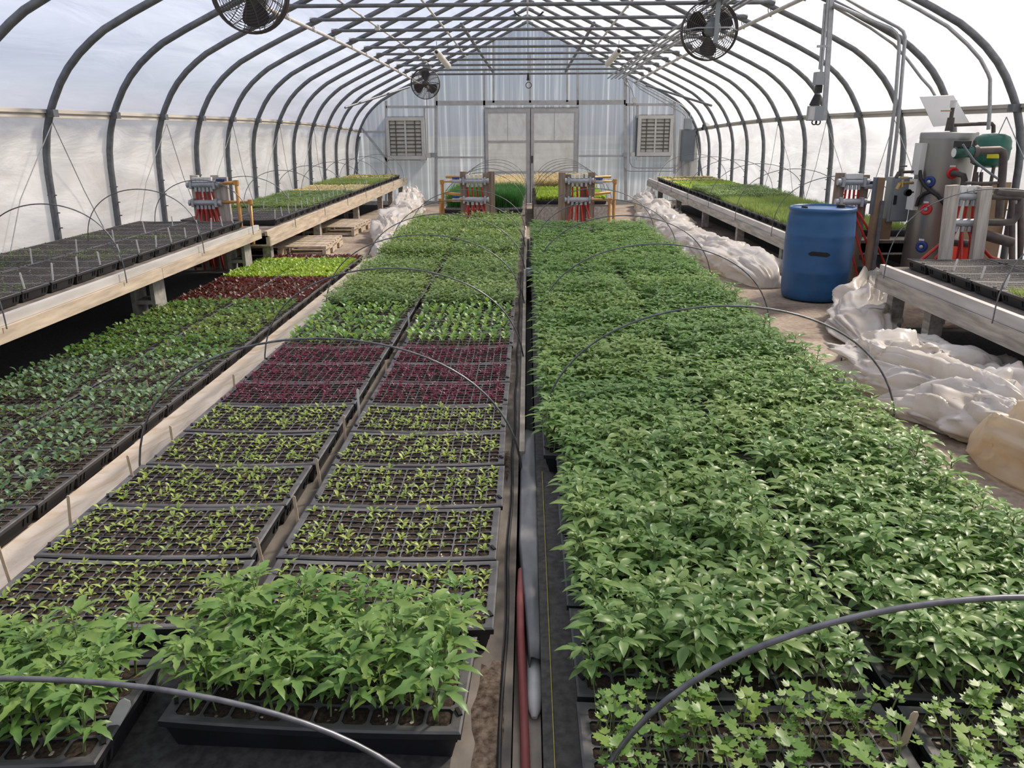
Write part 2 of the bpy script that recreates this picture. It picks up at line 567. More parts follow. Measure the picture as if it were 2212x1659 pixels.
# ground
mb = MB()
nx, ny = 44, 92
vs, fs = [], []
for j in range(ny + 1):
    y = YB - 0.1 + (YE + 0.2 - YB) * j / ny
    for i in range(nx + 1):
        x = -4.25 + 8.5 * i / nx
        z = sag(y) + 0.012 * noise.noise(Vector((x * 1.7, y * 1.7, 0))) + 0.006 * noise.noise(Vector((x * 6, y * 6, 3)))
        vs.append((x, y, z - 0.006))
for j in range(ny):
    for i in range(nx):
        a = j * (nx + 1) + i
        fs.append((a, a + 1, a + nx + 2, a + nx + 1))
mb.add(vs, fs, 0, True)
struct(mb, 'floor', 'floor_sand')
mb = MB()
vs = [(x, y, -0.46) for x in (-250, 250) for y in (-250, 250)]
mb.add(vs, [(0, 2, 3, 1)])
struct(mb, 'ground', 'ground_out')

# hoops of the frame, each its own pipe
TN = [0]


def trim(mb, mat):
    TN[0] += 1
    return struct(mb, 'trim_%d' % TN[0], mat)


def smooth_profile():
    pts = [(-x, z) for x, z in PROF] + [(x, z) for x, z in reversed(PROF[:-1])]
    return pts


for k in range(-2, 13):
    mb = MB(True)
    y = arch_y(k) if k < 12 else YE - 0.06
    pr = offset(PROF, -0.001)
    for sgn in (-1, 1):
        mb.tube([(sgn * x, y, max(z, -0.35)) for x, z in pr], 0.030, 10)
        mb.box((sgn * 0.985 * PROF[6][0] * 1.012, y, PROF[6][1]), (0.085, 0.075, 0.06))          # clamp at the eave rail
        for zz in (0.62, 0.75, 0.9):
            mb.tube([(sgn * (PROF[2][0] - 0.05), y, zz), (sgn * (PROF[2][0] + 0.03), y, zz)], 0.006, 6)
    mb.tube([(-0.12, y, PROF[-1][1] - 0.05), (0, y, PROF[-1][1]), (0.12, y, PROF[-1][1] - 0.05)], 0.036, 10)
    trim(mb, 'steel')

TZ, TX = 2.655, 2.49
for k in range(-1, 12):                                  # cross ties
    mb = MB(True)
    y = arch_y(k)
    mb.tube([(-TX - 0.04, y - 0.045, TZ), (-TX + 0.05, y - 0.045, TZ), (TX - 0.05, y - 0.045, TZ), (TX + 0.04, y - 0.045, TZ)], 0.020, 10)
    for s in (-1, 1):
        mb.tube([(s * (TX + 0.06), y - 0.045, TZ), (s * (TX - 0.05), y - 0.045, TZ)], [0.030, 0.022], 10)
    trim(mb, 'steel')
for s in (-1, 1):                                        # purlins along the house
    for x, dz, r in ((2.53, -0.075, 0.021), (1.41, -0.055, 0.017)):
        mb = MB(True)
        ys = [YB + (YE - 0.1 - YB) * i / 30 for i in range(31)]
        mb.tube([(s * x, y, roof_z(x) + dz) for y in ys], r, 8)
        for k in range(-1, 12):                           # wire clamps
            mb.ring((s * x, arch_y(k) + 0.03, roof_z(x) + dz + 0.02), 0.045, 0.006, Matrix.Rotation(R(70), 3, 'Y'), 12, 5, 0)
        trim(mb, 'purlin')
    mb = MB(True)                                         # eave rail
    for i in range(40):
        a, b = YB + (YE - YB) * i / 40, YB + (YE - YB) * (i + 1) / 40
        mb.span((s * (PROF[6][0] + 0.045), a, PROF[6][1] - 0.035), (s * (PROF[6][0] + 0.020), b, PROF[6][1] + 0.033))
        mb.span((s * (PROF[6][0] + 0.02), a, PROF[6][1] + 0.002), (s * (PROF[6][0] + 0.005), b, PROF[6][1] + 0.030))
    trim(mb, 'rail')
mb = MB(True)
mb.tube([(0, YB + (YE - 0.1 - YB) * i / 30, PROF[-1][1] - 0.06) for i in range(31)], 0.018, 8)
for k in range(-1, 12):
    mb.tube([(0, arch_y(k), PROF[-1][1]), (0, arch_y(k), PROF[-1][1] - 0.2)], 0.010, 6)
trim(mb, 'purlin')
for s, p in ((-1, (1065, 156)), (1, (1222, 154))):         # long diagonal braces to the gable
    mb = MB()
    q = at(p[0], p[1], YE - 0.12)
    a = Vector((s * 1.15, 14.6, roof_z(1.15) - 0.08))
    mb.tube([a, q], 0.030, 8)
    trim(mb, 'steel')
    mb = MB(True)                                         # short wind braces in the last bays
    mb.tube([(s * 3.72, arch_y(9.4), roof_z(3.72) - 0.06), (s * 2.75, YE - 0.2, roof_z(2.75) - 0.06)], 0.022, 8)
    mb.tube([(s * 4.02, arch_y(10.6), 0.1), (s * 4.0, arch_y(11.9), 1.45)], 0.020, 8)
    trim(mb, 'steel')

# ---- far gable: twin-wall sheets, studs, rails, two doors
YW = YE - 0.02


def W(px, py, y=YW):
    return at(px, py, y)


zfl = sag(YE) - 0.03
mb = MB()
prof_end = [(x, sg((x, YE, z)).z) for x, z in PROF]


def top_z(x):
    x = abs(x)
    for (a, za), (b, zb) in zip(prof_end[1:], prof_end[2:]):
        if b <= x <= a:
            return zb + (za - zb) * ((x - b) / (a - b) if a > b else 0)
    return 1.0


DXA, DXB, DXM = W(1047, 300).x, W(1249, 300).x, W(1146, 300).x
DZ = W(1146, 233).z
xs = [-4.13 + 8.26 * i / 56 for i in range(57)]
xs = sorted(set([round(x, 3) for x in xs] + [round(DXA, 3), round(DXB, 3)]))
for a, b in zip(xs, xs[1:]):
    inside = a >= round(DXA, 3) - 1e-6 and b <= round(DXB, 3) + 1e-6
    lo = DZ if inside else zfl
    mb.add([(a, YE, lo), (b, YE, lo), (b, YE, top_z(b)), (a, YE, top_z(a))], [(0, 1, 2, 3)])
wb = struct(mb, 'wall_back', POLY)


def gable_bar(name, p, q, w, mat='frame_alu', d=0.05):
    mb = MB()
    a, b = W(*p, YE - 0.03), W(*q, YE - 0.03)
    mb.beam(a, b, w, d, 0, (0, 1, 0))
    return mb.build(name, mat, wb)


for x, ya, yb in ((834, 218, 440), (917, 231, 256), (942, 180, 445), (1046, 150, 232), (1066, 88, 222), (1145, 118, 222), (1225, 88, 220),
                  (1248, 150, 230), (1351, 165, 450), (1377, 228, 255), (1457, 217, 375)):
    gable_bar('stud', (x, ya), (x, yb), 0.075 if x in (942, 1351) else 0.05)
for xa, xb, y, w in ((942, 1351, 223, 0.105), (834, 942, 231, 0.055), (1351, 1457, 226, 0.055), (945, 1046, 340, 0.045), (1250, 1351, 337, 0.045),
                     (783, 834, 285, 0.05), (945, 1046, 437, 0.04), (1250, 1351, 437, 0.04), (776, 834, 381, 0.04)):
    gable_bar('rail', (xa, y), (xb, y - (2 if xb - xa > 200 else 0)), w)
gable_bar('rail', (782, 277), (838, 349), 0.05)
mb = MB()
mb.span((-4.1, YE - 0.05, zfl - 0.02), (DXA, YE - 0.02, zfl + 0.10))
mb.span((DXB, YE - 0.05, zfl - 0.02), (4.1, YE - 0.02, zfl + 0.10))
struct(mb, 'baseboard_back', 'weathered_wood')

for nm, xa, xb in (('door_1', DXA + 0.01, DXM - 0.008), ('door_2', DXM + 0.008, DXB - 0.01)):
    mb = MB()
    z0, z1 = zfl + 0.03, DZ - 0.02
    mb.span((xa, YE - 0.035, z0 + 0.10), (xa + 0.075, YE + 0.02, z1 - 0.075))
    mb.span((xb - 0.075, YE - 0.035, z0 + 0.10), (xb, YE + 0.02, z1 - 0.075))
    mb.span((xa - 0.012, YE + 0.025, z0), (xb + 0.012, YE + 0.03, z0 + 0.06))
    mb.span((xa - 0.012, YE + 0.025, z1 - 0.05), (xb + 0.012, YE + 0.03, z1 + 0.04))
    mb.span((xa - 0.02, YE + 0.022, z0 + 0.06), (xa + 0.03, YE + 0.03, z1 - 0.05))
    mb.span((xb - 0.03, YE + 0.022, z0 + 0.06), (xb + 0.02, YE + 0.03, z1 - 0.05))
    mb.span((xa, YE - 0.035, z1 - 0.075), (xb, YE + 0.02, z1))
    mb.span((xa, YE - 0.035, z0), (xb, YE + 0.02, z0 + 0.10))
    for zz in (z0 + (z1 - z0) * 0.665, z0 + (z1 - z0) * 0.34):
        mb.span((xa, YE - 0.030, zz - 0.02), (xb, YE + 0.015, zz + 0.02))
    mb.span(((xa + xb) / 2 - 0.008, YE - 0.015, z0 + (z1 - z0) * 0.665), ((xa + xb) / 2 + 0.008, YE - 0.005, z1))
    d = struct(mb, nm, 'frame_alu')
    mb = MB()
    mb.add([(xa + 0.05, YE, z0 + 0.05), (xb - 0.05, YE, z0 + 0.05), (xb - 0.05, YE, z1 - 0.05), (xa + 0.05, YE, z1 - 0.05)], [(0, 1, 2, 3)])
    mb.build('door_panel', POLY_DOOR, d)
    if nm == 'door_2':
        mb = MB()
        mb.span((xa + 0.015, YE - 0.075, z0 + 0.95), (xa + 0.045, YE - 0.035, z0 + 1.12))
        mb.build('door_handle', 'rubber_black', d)

# louvred shutters with the hoods outside that shade the sheets below them
for (xa, ya, xb, yb), lab in (((838, 253, 916, 345), 'beige louvred wall shutter on the far gable beside the raised timber bench with seed stakes'),
                              ((1375, 249, 1455, 337), 'beige louvred wall shutter on the far gable beside the grey electrical panel')):
    a, b = W(xa, yb, YE - 0.1), W(xb, ya, YE - 0.1)
    c = ((a.x + b.x) / 2, YE - 0.1, a.z)
    t = thing('louvre_shutter', lab, 'shutter', c, 'louvred shutters in the far gable')
    w, h = b.x - a.x, b.z - a.z
    mb = MB()
    f = 0.075
    mb.span((-w / 2, -0.06, f * 1.2), (-w / 2 + f, 0.07, h - f))
    mb.span((w / 2 - f, -0.06, f * 1.2), (w / 2, 0.07, h - f))
    mb.span((-w / 2, -0.06, 0), (w / 2, 0.07, f * 1.2))
    mb.span((-w / 2, -0.06, h - f), (w / 2, 0.07, h))
    mb.span((-0.02, -0.045, f), (0.02, 0.05, h - f))
    mb.build('frame', 'box_pale', t)
    mb = MB()
    nn = 9
    for i in range(nn):
        z0 = f * 1.2 + (h - 2.2 * f) * i / nn
        z1 = f * 1.2 + (h - 2.2 * f) * (i + 1) / nn
        mb.add([(-w / 2 + f, -0.03, z0 + 0.006), (w / 2 - f, -0.03, z0 + 0.006), (w / 2 - f, 0.0, z1 + 0.004), (-w / 2 + f, 0.0, z1 + 0.004)], [(0, 1, 2, 3)])
    sl = mb.build('slats', 'louvre', t)
    mb = MB()
    for i in range(1, nn):
        z0 = f * 1.2 + (h - 2.2 * f) * i / nn
        mb.span((-w / 2 + f, -0.036, z0 - 0.008), (w / 2 - f, -0.028, z0 + 0.008))
    for x in (-w / 4, w / 4, -w / 2 + f, w / 2 - f):
        mb.span((x - 0.010, -0.040, f), (x + 0.010, -0.03, h - f))
    mb.build('linkage', 'louvre_gap', sl)
    mb = MB()
    mb.span((-w / 2 - 0.02, 0.12, -0.02), (w / 2 + 0.02, 0.42, h + 0.02))
    mb.build('hood', 'box_pale', t)


def wallbox(name, lab, cat, px0, py0, px1, py1, d, mat, Y=YE - 0.04, group=None):
    a, b = at(px0, py1, Y), at(px1, py0, Y)
    c = Vector(((a.x + b.x) / 2, Y, a.z))
    t = thing(name, lab, cat, c, group)
    w, h = b.x - a.x, b.z - a.z
    mb = MB()
    mb.span((-w / 2, -d, 0), (w / 2, 0, h))
    cs = mb.build('case', mat, t)
    mb = MB()
    mb.span((-w / 2 + w * 0.05, -d - 0.008, h * 0.04), (w / 2 - w * 0.05, -d, h * 0.96))
    mb.build('cover', mat, cs)
    return t, w, h


mb = MB()
a, b = W(1458, 440), W(1519, 279)
mb.span((a.x, YE - 0.035, a.z), (min(b.x, 4.05), YE - 0.015, b.z))
tag(mb.build('backing_board', 'panel_white'), 'white painted backing board behind the dark grey electrical panel', 'board')
t, w, h = wallbox('breaker_box', 'tall dark grey electrical panel on a white board at the end of the far gable', 'electrical panel', 1468, 281, 1501, 348, 0.12, 'box_dark', YE - 0.04)
mb = MB()
for x in (-w * 0.3, -w * 0.22, w * 0.2, w * 0.28):
    mb.tube([(x, -0.06, 0), (x, -0.06, -0.36)], 0.016, 8)
mb.build('conduit', 'conduit', t)
wallbox('meter_box', 'small grey box with conduits on top above the dark electrical panel', 'electrical box', 1476, 256, 1494, 279, 0.10, 'box_grey')
GB = 'small pale boxes on the far gable'
for x0, y0, x1, y1, m_, lab in ((1365, 211, 1374, 222, 'box_pale', 'small pale junction box high on the far gable above a louvred shutter'),
                                (1362, 329, 1371, 338, 'box_pale', 'small pale switch box beside the lower corner of a louvred shutter, below two conduits'),
                                (1374, 340, 1382, 345, 'box_pale', 'small flat pale box hanging just under the louvred shutter near the electrical panel'),
                                (1345, 330, 1354, 339, 'box_grey', 'small grey box on the stud between twin-wall sheets and conduits'),
                                (921, 330, 931, 341, 'box_pale', 'small pale switch box below the hanging fan conduit on the far gable'),
                                (932, 330, 942, 340, 'box_grey', 'small square grey thermostat box next to the pale switch box under the far fan'),
                                (909, 343, 919, 349, 'box_pale', 'small pale socket under the louvred shutter beside the raised bench')):
    wallbox('junction_box', lab, 'electrical box', x0, y0, x1, y1, 0.06, m_, YE - 0.06, GB)


def pipe_thing(name, lab, cat, pts, r, mat, group=None, n=8, warp=False):
    mb = MB(warp)
    mb.tube(pts, r, n)
    return tag(mb.build(name, mat), lab, cat, group)


YC = YE - 0.09
GC = 'conduits on the far gable'
pipe_thing('conduit', 'thin grey conduit dropping beside the door stud into the loop under the shutter', 'conduit',
           [W(*q, YC) for q in ((1346, 168), (1350, 178), (1360, 190), (1360, 330), (1361, 352), (1366, 360), (1376, 363), (1450, 363), (1460, 360), (1468, 350))], 0.011, 'conduit', GC)
pipe_thing('conduit', 'thin grey conduit between the small pale junction box and the pale switch box', 'conduit',
           [W(*q, YC) for q in ((1352, 168), (1358, 180), (1366, 196), (1369, 211), (1369, 330))], 0.011, 'conduit', GC)
pipe_thing('conduit', 'lowest grey conduit looping under the shutter towards the electrical panel', 'conduit',
           [W(*q, YC) for q in ((1348, 339), (1348, 360), (1353, 368), (1362, 370), (1455, 370), (1466, 364), (1471, 352))], 0.011, 'conduit', GC)
for i, lab in enumerate(('uppermost of three sloping conduits running down the gable to the meter box', 'middle one of three sloping conduits running down the gable to the meter box',
                         'lowest of three sloping conduits running down the gable to the meter box')):
    d = i * 5
    pipe_thing('conduit', lab, 'conduit', [W(*q, YC - 0.03) for q in ((1352 + i * 3, 168 + i), (1366 + 3 * i, 176 + d * 0.5), (1386 - i * 2, 182 + d), (1470 - i * 5, 226 + d), (1480 - i * 4, 233 + d), (1491 - i * 5, 244 + d * 0.7), (1491 - i * 5, 257))], 0.010, 'conduit', GC)
pipe_thing('conduit', 'thin conduit hanging from the far fan down to the pale switch box', 'conduit', [W(*q, YC) for q in ((922, 213), (922, 260), (924, 330))], 0.011, 'conduit', GC)

# conduits slung under the cross ties
for i in range(5):
    x = 1.86 + i * 0.085
    lab = ('innermost', 'second', 'middle', 'fourth', 'outermost')[i] + ' of five long conduits slung together under the cross ties'
    pipe_thing('ceiling_conduit', lab, 'conduit', [(x, YB + 3 + (YE - 0.15 - YB - 3) * j / 20, TZ - 0.035 - 0.012 * (i % 2)) for j in range(21)], 0.015, 'conduit', 'conduits under the cross ties', 8, True)
mb = MB(True)
xx = -1.93
mb.tube([(xx, 5 + (16.2 - 5) * j / 20, TZ + 0.03) for j in range(21)], 0.012, 8)
for y in (10.8, 15.4):
    mb.box((xx, y, TZ + 0.02), (0.055, 0.08, 0.06))
tag(mb.build('ceiling_conduit', 'purlin'), 'single pale conduit with square boxes running over the ties to the far hanging fan', 'conduit')


# ---- circulation fans
def fan(c, rad, topz, lab, motor_front, rot0):
    t = thing('circulation_fan', lab, 'fan', c, 'hanging circulation fans')
    RX = Matrix.Rotation(R(90), 3, 'X')
    mb = MB()
    for sgn in (-1, 1):
        for i in range(13):
            f_ = 0.16 + 0.84 * i / 12
            y = sgn * (0.085 * (1 - f_ ** 2.2) + 0.045)
            mb.ring((0, y, 0), rad * f_, 0.0026 if i < 12 else 0.006, RX, 44, 5)
        for j in range(14):
            a = 2 * PI * j / 14
            pts = []
            for i in range(8):
                f_ = 0.10 + 0.90 * i / 7
                a2 = a + 0.35 * (1 - f_)
                pts.append((rad * f_ * math.cos(a2), sgn * (0.085 * (1 - f_ ** 2.2) + 0.045), rad * f_ * math.sin(a2)))
            mb.tube(pts, 0.0034, 5)
        mb.lathe([(0.0, 0.0), (rad * 0.17, 0.0), (rad * 0.17, 0.006), (0, 0.006)], (0, sgn * 0.128, 0), 20, 0, RX)
    mb.ring((0, 0, 0), rad, 0.010, RX, 48, 6)
    mb.build('guard', 'fan_wire', t)
    for j in range(3):
        mb = MB()
        a0 = rot0 + 2 * PI * j / 3
        vs, fs = [], []
        nr, na = 6, 7
        for i in range(nr + 1):
            rr = rad * (0.18 + 0.68 * i / nr)
            half = R(24 + 6 * math.sin(PI * i / nr))
            for q in range(na + 1):
                u = q / na - 0.5
                a = a0 + u * 2 * half
                edge = 1.0 - 0.10 * (abs(u) * 2) ** 4 * (1 if i == nr else 0)
                vs.append((rr * edge * math.cos(a), u * 0.075 * (1.15 - 0.4 * i / nr) + 0.012 * math.sin(PI * (u + 0.5)), rr * edge * math.sin(a)))
        for i in range(nr):
            for q in range(na):
                b = i * (na + 1) + q
                fs.append((b, b + 1, b + na + 2, b + na + 1))
        m0 = len(vs)
        vs2 = vs + [(x, y + 0.004, z) for x, y, z in vs]
        fs2 = fs + [tuple(m0 + w for w in reversed(q)) for q in fs]
        mb.add(vs2, fs2, 0, True)
        mb.build('blade', 'fan_black', t)
    s = -1 if motor_front else 1
    mb = MB()
    mb.lathe([(0.0, -0.11), (0.055, -0.105), (0.072, -0.08), (0.075, 0.05), (0.05, 0.07), (0.0, 0.07)], (0, s * 0.15, 0), 20, 0, RX)
    mb.box((0, s * 0.16, 0.075), (0.07, 0.10, 0.05))
    mo = mb.build('motor', 'box_dark', t)
    mb = MB()
    mb.lathe([(0.0, -0.04), (0.045, -0.035), (0.045, 0.04), (0.0, 0.045)], (0, 0, 0), 16, 0, RX)
    mb.build('hub', 'fan_black', mo)
    mb = MB()
    h = topz - c[2]
    mb.beam((0.02, s * 0.245, -rad * 0.5), (0.02, s * 0.245, h), 0.042, 0.03, 0, (0, 1, 0))
    mb.tube([(-rad, 0, 0), (-rad * 0.6, s * 0.235, 0), (rad * 0.6, s * 0.235, 0), (rad, 0, 0)], 0.008, 6)
    mb.box((0.02, s * 0.2, h - 0.02), (0.16, 0.16, 0.05))
    mb.build('bracket', 'box_grey', t)
    return t


fan(at(1532, 66, 8.75), 0.285, TZ + 0.02, 'large black wire-guard fan hanging above the tomato bench, motor and post towards the viewer', True, R(-90))
fan(at(919, 181, 16.4), 0.285, TZ - 0.03, 'small-looking black fan hanging farthest down the house before the far gable', False, R(88))
fan(at(540, -17, 6.55), 0.29, TZ + 0.05, 'black hanging fan cut off by the top edge, above the raised seedling bench', False, R(38))

# ---- two tube lights
for s, p, q, lab in ((-1, (943, 112), (969, 144), 'white tube light hanging tilted beside the far fan'), (1, (1337, 110), (1312, 138), 'white tube light hanging tilted beside the bundle of conduits')):
    a, b = at(*p, 13.4), at(*q, 14.5)
    t = thing('tube_light', lab, 'lamp', a, 'hanging tube lights')
    mb = MB()
    d = b - a
    mb.tube([Vector((0, 0, 0)), d * 0.03, d * 0.97, d], [0.030, 0.052, 0.052, 0.030], 14)
    mb.build('housing', 'lamp_white', t)
    mb = MB()
    mb.tube([d * 0.02, d * 0.02 + Vector((0, 0, 0.16))], 0.005, 6)
    mb.tube([d * 0.98, d * 0.98 + Vector((0, 0, 0.42))], 0.005, 6)
    mb.tube([Vector((0, 0, 0)), -d * 0.03], [0.03, 0.012], 10)
    mb.build('hanger', 'rubber_black', t)

pts = [at(*q, 17.0) for q in ((1107, 17), (1113, 28), (1122, 35), (1133, 40), (1145, 42), (1157, 39), (1167, 32), (1173, 26), (1180, 17))]
t = thing('hanging_hose', 'short black curved hose slung in a bow under the ridge', 'hose', pts[4])
mb = MB()
mb.tube(pts, 0.018, 8)
world(t, mb, 'tube', 'rubber_black')
for a, b in ((pts[0], pts[1]), (pts[-1], pts[-2])):
    mb = MB()
    mb.tube([a + (a - b) * 0.4, a], [0.05, 0.02], 10)
    world(t, mb, 'funnel', 'rubber_black')
t = thing('pull_string', 'thin cord with a small dark hook hanging from the ridge before the far gable', 'cord', at(1142, 165, 17.6))
mb = MB()
mb.tube([at(1140, 45, 17.6), at(1141, 160, 17.6)], 0.004, 6)
world(t, mb, 'string', 'rubber_black')
mb = MB()
mb.tube([at(1141, 158, 17.6), at(1141, 174, 17.6)], [0.02, 0.035], 8)
mb.ring(at(1142, 184, 17.6), 0.06, 0.008, Matrix.Rotation(R(90), 3, 'X'), 20, 5)
world(t, mb, 'hook', 'rubber_black')
t = thing('inflation_blower', 'small round dark blower clipped under the eave rail by the far electrical panel', 'blower', at(1525, 273, 18.6))
mb = MB()
mb.lathe([(0.0, -0.06), (0.075, -0.055), (0.09, 0.0), (0.075, 0.055), (0.0, 0.06)], (0, 0, 0), 20, 0, Matrix.Rotation(R(80), 3, 'X'))
mb.build('housing', 'rubber_black', t)
mb = MB()
mb.tube([(0, 0, -0.02), (-0.09, -0.03, -0.05)], 0.035, 10)
mb.build('spout', 'rubber_black', t)

# ---- side-wall ropes in long V shapes
for side, ks in ((-1, (0, 2.07, 4.0, 6.0, 8.0)), (1, (0.1, 2.07, 4.0, 6.0))):
    for i, k in enumerate(ks):
        mb = MB(True)
        top = (side * (PROF[6][0] - 0.01), arch_y(k), PROF[6][1] - 0.07)
        for dy in (-0.95, 0.95):
            mb.tube([top, (side * 4.10, arch_y(k) + dy * 0.5, 0.9), (side * 4.11, arch_y(k) + dy, 0.15)], 0.004, 5)
        tag(mb.build('sidewall_rope', 'conduit'), 'thin rope strung in a V down the %s side film, %s from the front' % ('bluish' if side < 0 else 'bright white', ORD[i]), 'rope', 'side-wall ropes')
# ================================================================== BENCHES
def seg(y0, y1, n):
    return [(y0 + (y1 - y0) * i / n, y0 + (y1 - y0) * (i + 1) / n) for i in range(n)]


def raised_bench(label, xf, xb, y0, y1, zd, zm, beam_h, wood, upper, legs):
    """xf: aisle edge, xb: wall edge, zd: deck height, zm: line between the two aisle boards."""
    s = 1 if xb > xf else -1
    t = thing('raised_bench', label, 'bench', (xf, y0, 0), 'raised timber benches')
    n = max(2, int((y1 - y0) / 0.8))
    mb = MB(True)
    for a, b in seg(y0, y1, n):
        mb.span((xf + s * 0.05, a, zd - 0.03), (xb, b, zd - 0.002))
    world(t, mb, 'deck', 'mat_grey')
    mb = MB(True)
    for a, b in seg(y0, y1, n):
        mb.span((xf + s * 0.02, a, zm), (xf + s * 0.058, b, zd + 0.018))
    world(t, mb, 'upper_board', upper)
    mb = MB(True)
    cuts = seg(y0, y1, max(1, int(round((y1 - y0) / 2.44))))
    for ca, cb in cuts:
        for a, b in seg(ca + 0.003, cb - 0.003, 3):
            mb.span((xf, a, zm - beam_h), (xf + s * 0.04, b, zm - 0.002))
    world(t, mb, 'front_beam', wood)
    for y in (y0, y1 - 0.04):
        mb = MB(True)
        mb.span((xf, y, zm - beam_h), (xb, y + 0.04, zd - 0.03))
        world(t, mb, 'end_beam', wood)
    mb = MB(True)
    for i in range(n + 1):
        y = y0 + 0.02 + (y1 - y0 - 0.04) * i / n
        mb.span((xf + s * 0.04, y - 0.02, zm - beam_h + 0.02), (xb, y + 0.02, zd - 0.03))
    world(t, mb, 'joists', 'weathered_wood')
    for (x, y) in legs:
        mb = MB(True)
        mb.span((x - 0.045, y - 0.045, sag(y)), (x + 0.045, y + 0.045, zm - beam_h + 0.02))
        world(t, mb, 'leg', 'weathered_wood')
    return t


LB1 = raised_bench('long raised timber bench under dark seed trays, beside the bluish film wall', -2.80, -4.02, 1.2, 8.14, 0.465, 0.43, 0.085, 'pale_wood', 'board_grey', [(-2.98, 3.2), (-3.9, 3.2), (-3.9, 6.0), (-3.9, 7.9)])
LB2 = raised_bench('raised timber bench reaching to the far gable over the two pallets', -2.755, -3.95, 8.25, 18.2, 0.385, 0.34, 0.095, 'pale_wood', 'pale_wood', [(-2.87, 8.5), (-2.87, 10.6), (-2.87, 13.1), (-2.87, 15.3), (-2.87, 16.5), (-2.87, 17.9)])
RB1 = raised_bench('raised grey bench running from behind the blue barrel to the electrical panel', 2.60, 3.85, 7.55, 17.3, 0.39, 0.345, 0.095, 'weathered_wood', 'board_grey', [(2.72, 8.2), (2.72, 10.0), (2.72, 12.0), (2.72, 14.2), (2.72, 16.2)])
RB2 = raised_bench('short whitish raised bench in front of the steel water heater', 2.56, 3.95, 1.8, 5.66, 0.455, 0.405, 0.105, 'weathered_wood', 'board_grey', [(2.70, 3.4), (2.68, 5.0), (2.68, 5.55), (3.8, 3.4), (3.8, 5.5)])

# hollow concrete blocks under the benches


def block(x, y, z, lab, rz=0.0, up=False):
    t = thing('concrete_block', lab, 'concrete block', (x, y, z + sag(y) * 0.3), 'concrete blocks under the raised benches', rz)
    L, Wd, H = 0.39, 0.19, 0.19
    mb = MB()
    w = 0.032
    for yy in (-Wd / 2 + w / 2, Wd / 2 - w / 2):
        mb.box((0, yy, H / 2), (L, w, H))
    for xx in (-L / 2 + w / 2, 0, L / 2 - w / 2):
        mb.box((xx, 0, H / 2), (w, Wd - 2 * w, H))
    if up:                                                # on end, cores facing along the house
        mb.v = [(y, z - H / 2, x + L / 2) for x, y, z in mb.v]
    mb.build('shell', 'concrete', t)
    return t


for x, y, zz, lab in ((-3.0, 5.95, -0.045, 'hollow concrete block on end under the raised bench beside the green floor seedlings'),
                      (-2.98, 7.92, -0.045, 'hollow concrete block on end under the far end of the dark-tray bench'),
                      (-3.0, 10.75, -0.10, 'hollow concrete block on end under the far bench behind the larger pallet'),
                      (-3.0, 13.25, -0.08, 'hollow concrete block on end under the far bench beyond both pallets')):
    block(x, y, zz, lab, 0.0, True)


def pallet(x, y, lab, rz):
    t = thing('pallet', lab, 'pallet', (x, y, sag(y)), 'wooden pallets on the sand', rz)
    for i in range(7):
        mb = MB()
        mb.box((0, -0.45 + 0.15 * i, 0.118), (1.1, 0.095, 0.018))
        mb.build('deck_board', 'pale_wood', t)
    for xx in (-0.53, 0, 0.53):
        mb = MB()
        for yy, l in ((-0.40, 0.24), (0, 0.26), (0.40, 0.24)):
            mb.box((xx, yy, 0.045), (0.04, l, 0.09))
        mb.box((xx, 0, 0.088), (0.04, 1.0, 0.042))
        mb.build('stringer', 'pale_wood', t)
    for yy in (-0.42, 0, 0.42):
        mb = MB()
        mb.box((0, yy, 0.008), (1.1, 0.095, 0.016))
        mb.build('bottom_board', 'pale_wood', t)


pallet(-2.94, 9.55, 'weathered wooden pallet on the sand behind the lime lettuce trays', R(2))
pallet(-2.98, 11.55, 'second wooden pallet lying farther under the bench, near the crumpled film', R(-3))

# low centre beds
ZB = 0.355


def low_bed(label, x0, x1, y0, y1, z, mat, nose=True):
    t = thing('low_bed', label, 'bench', ((x0 + x1) / 2, y0, 0), 'low heated centre beds')
    mb = MB(True)
    for a, b in seg(y0, y1, max(2, int((y1 - y0) / 0.6))):
        mb.span((x0, a, z - 0.025), (x1, b, z))
    world(t, mb, 'deck', mat)
    for x in (x0 + 0.02, x1 - 0.02):
        mb = MB(True)
        for a, b in seg(y0, y1, max(2, int((y1 - y0) / 1.2))):
            mb.span((x - 0.018, a, sag(b)), (x + 0.018, b, z - 0.026))
        world(t, mb, 'side_board', 'weathered_wood')
    for y in (y0 + 0.02, y1 - 0.02):
        mb = MB(True)
        mb.span((x0 + 0.04, y - 0.018, sag(y)), (x1 - 0.04, y + 0.018, z - 0.026))
        world(t, mb, 'end_board', 'weathered_wood')
    return t


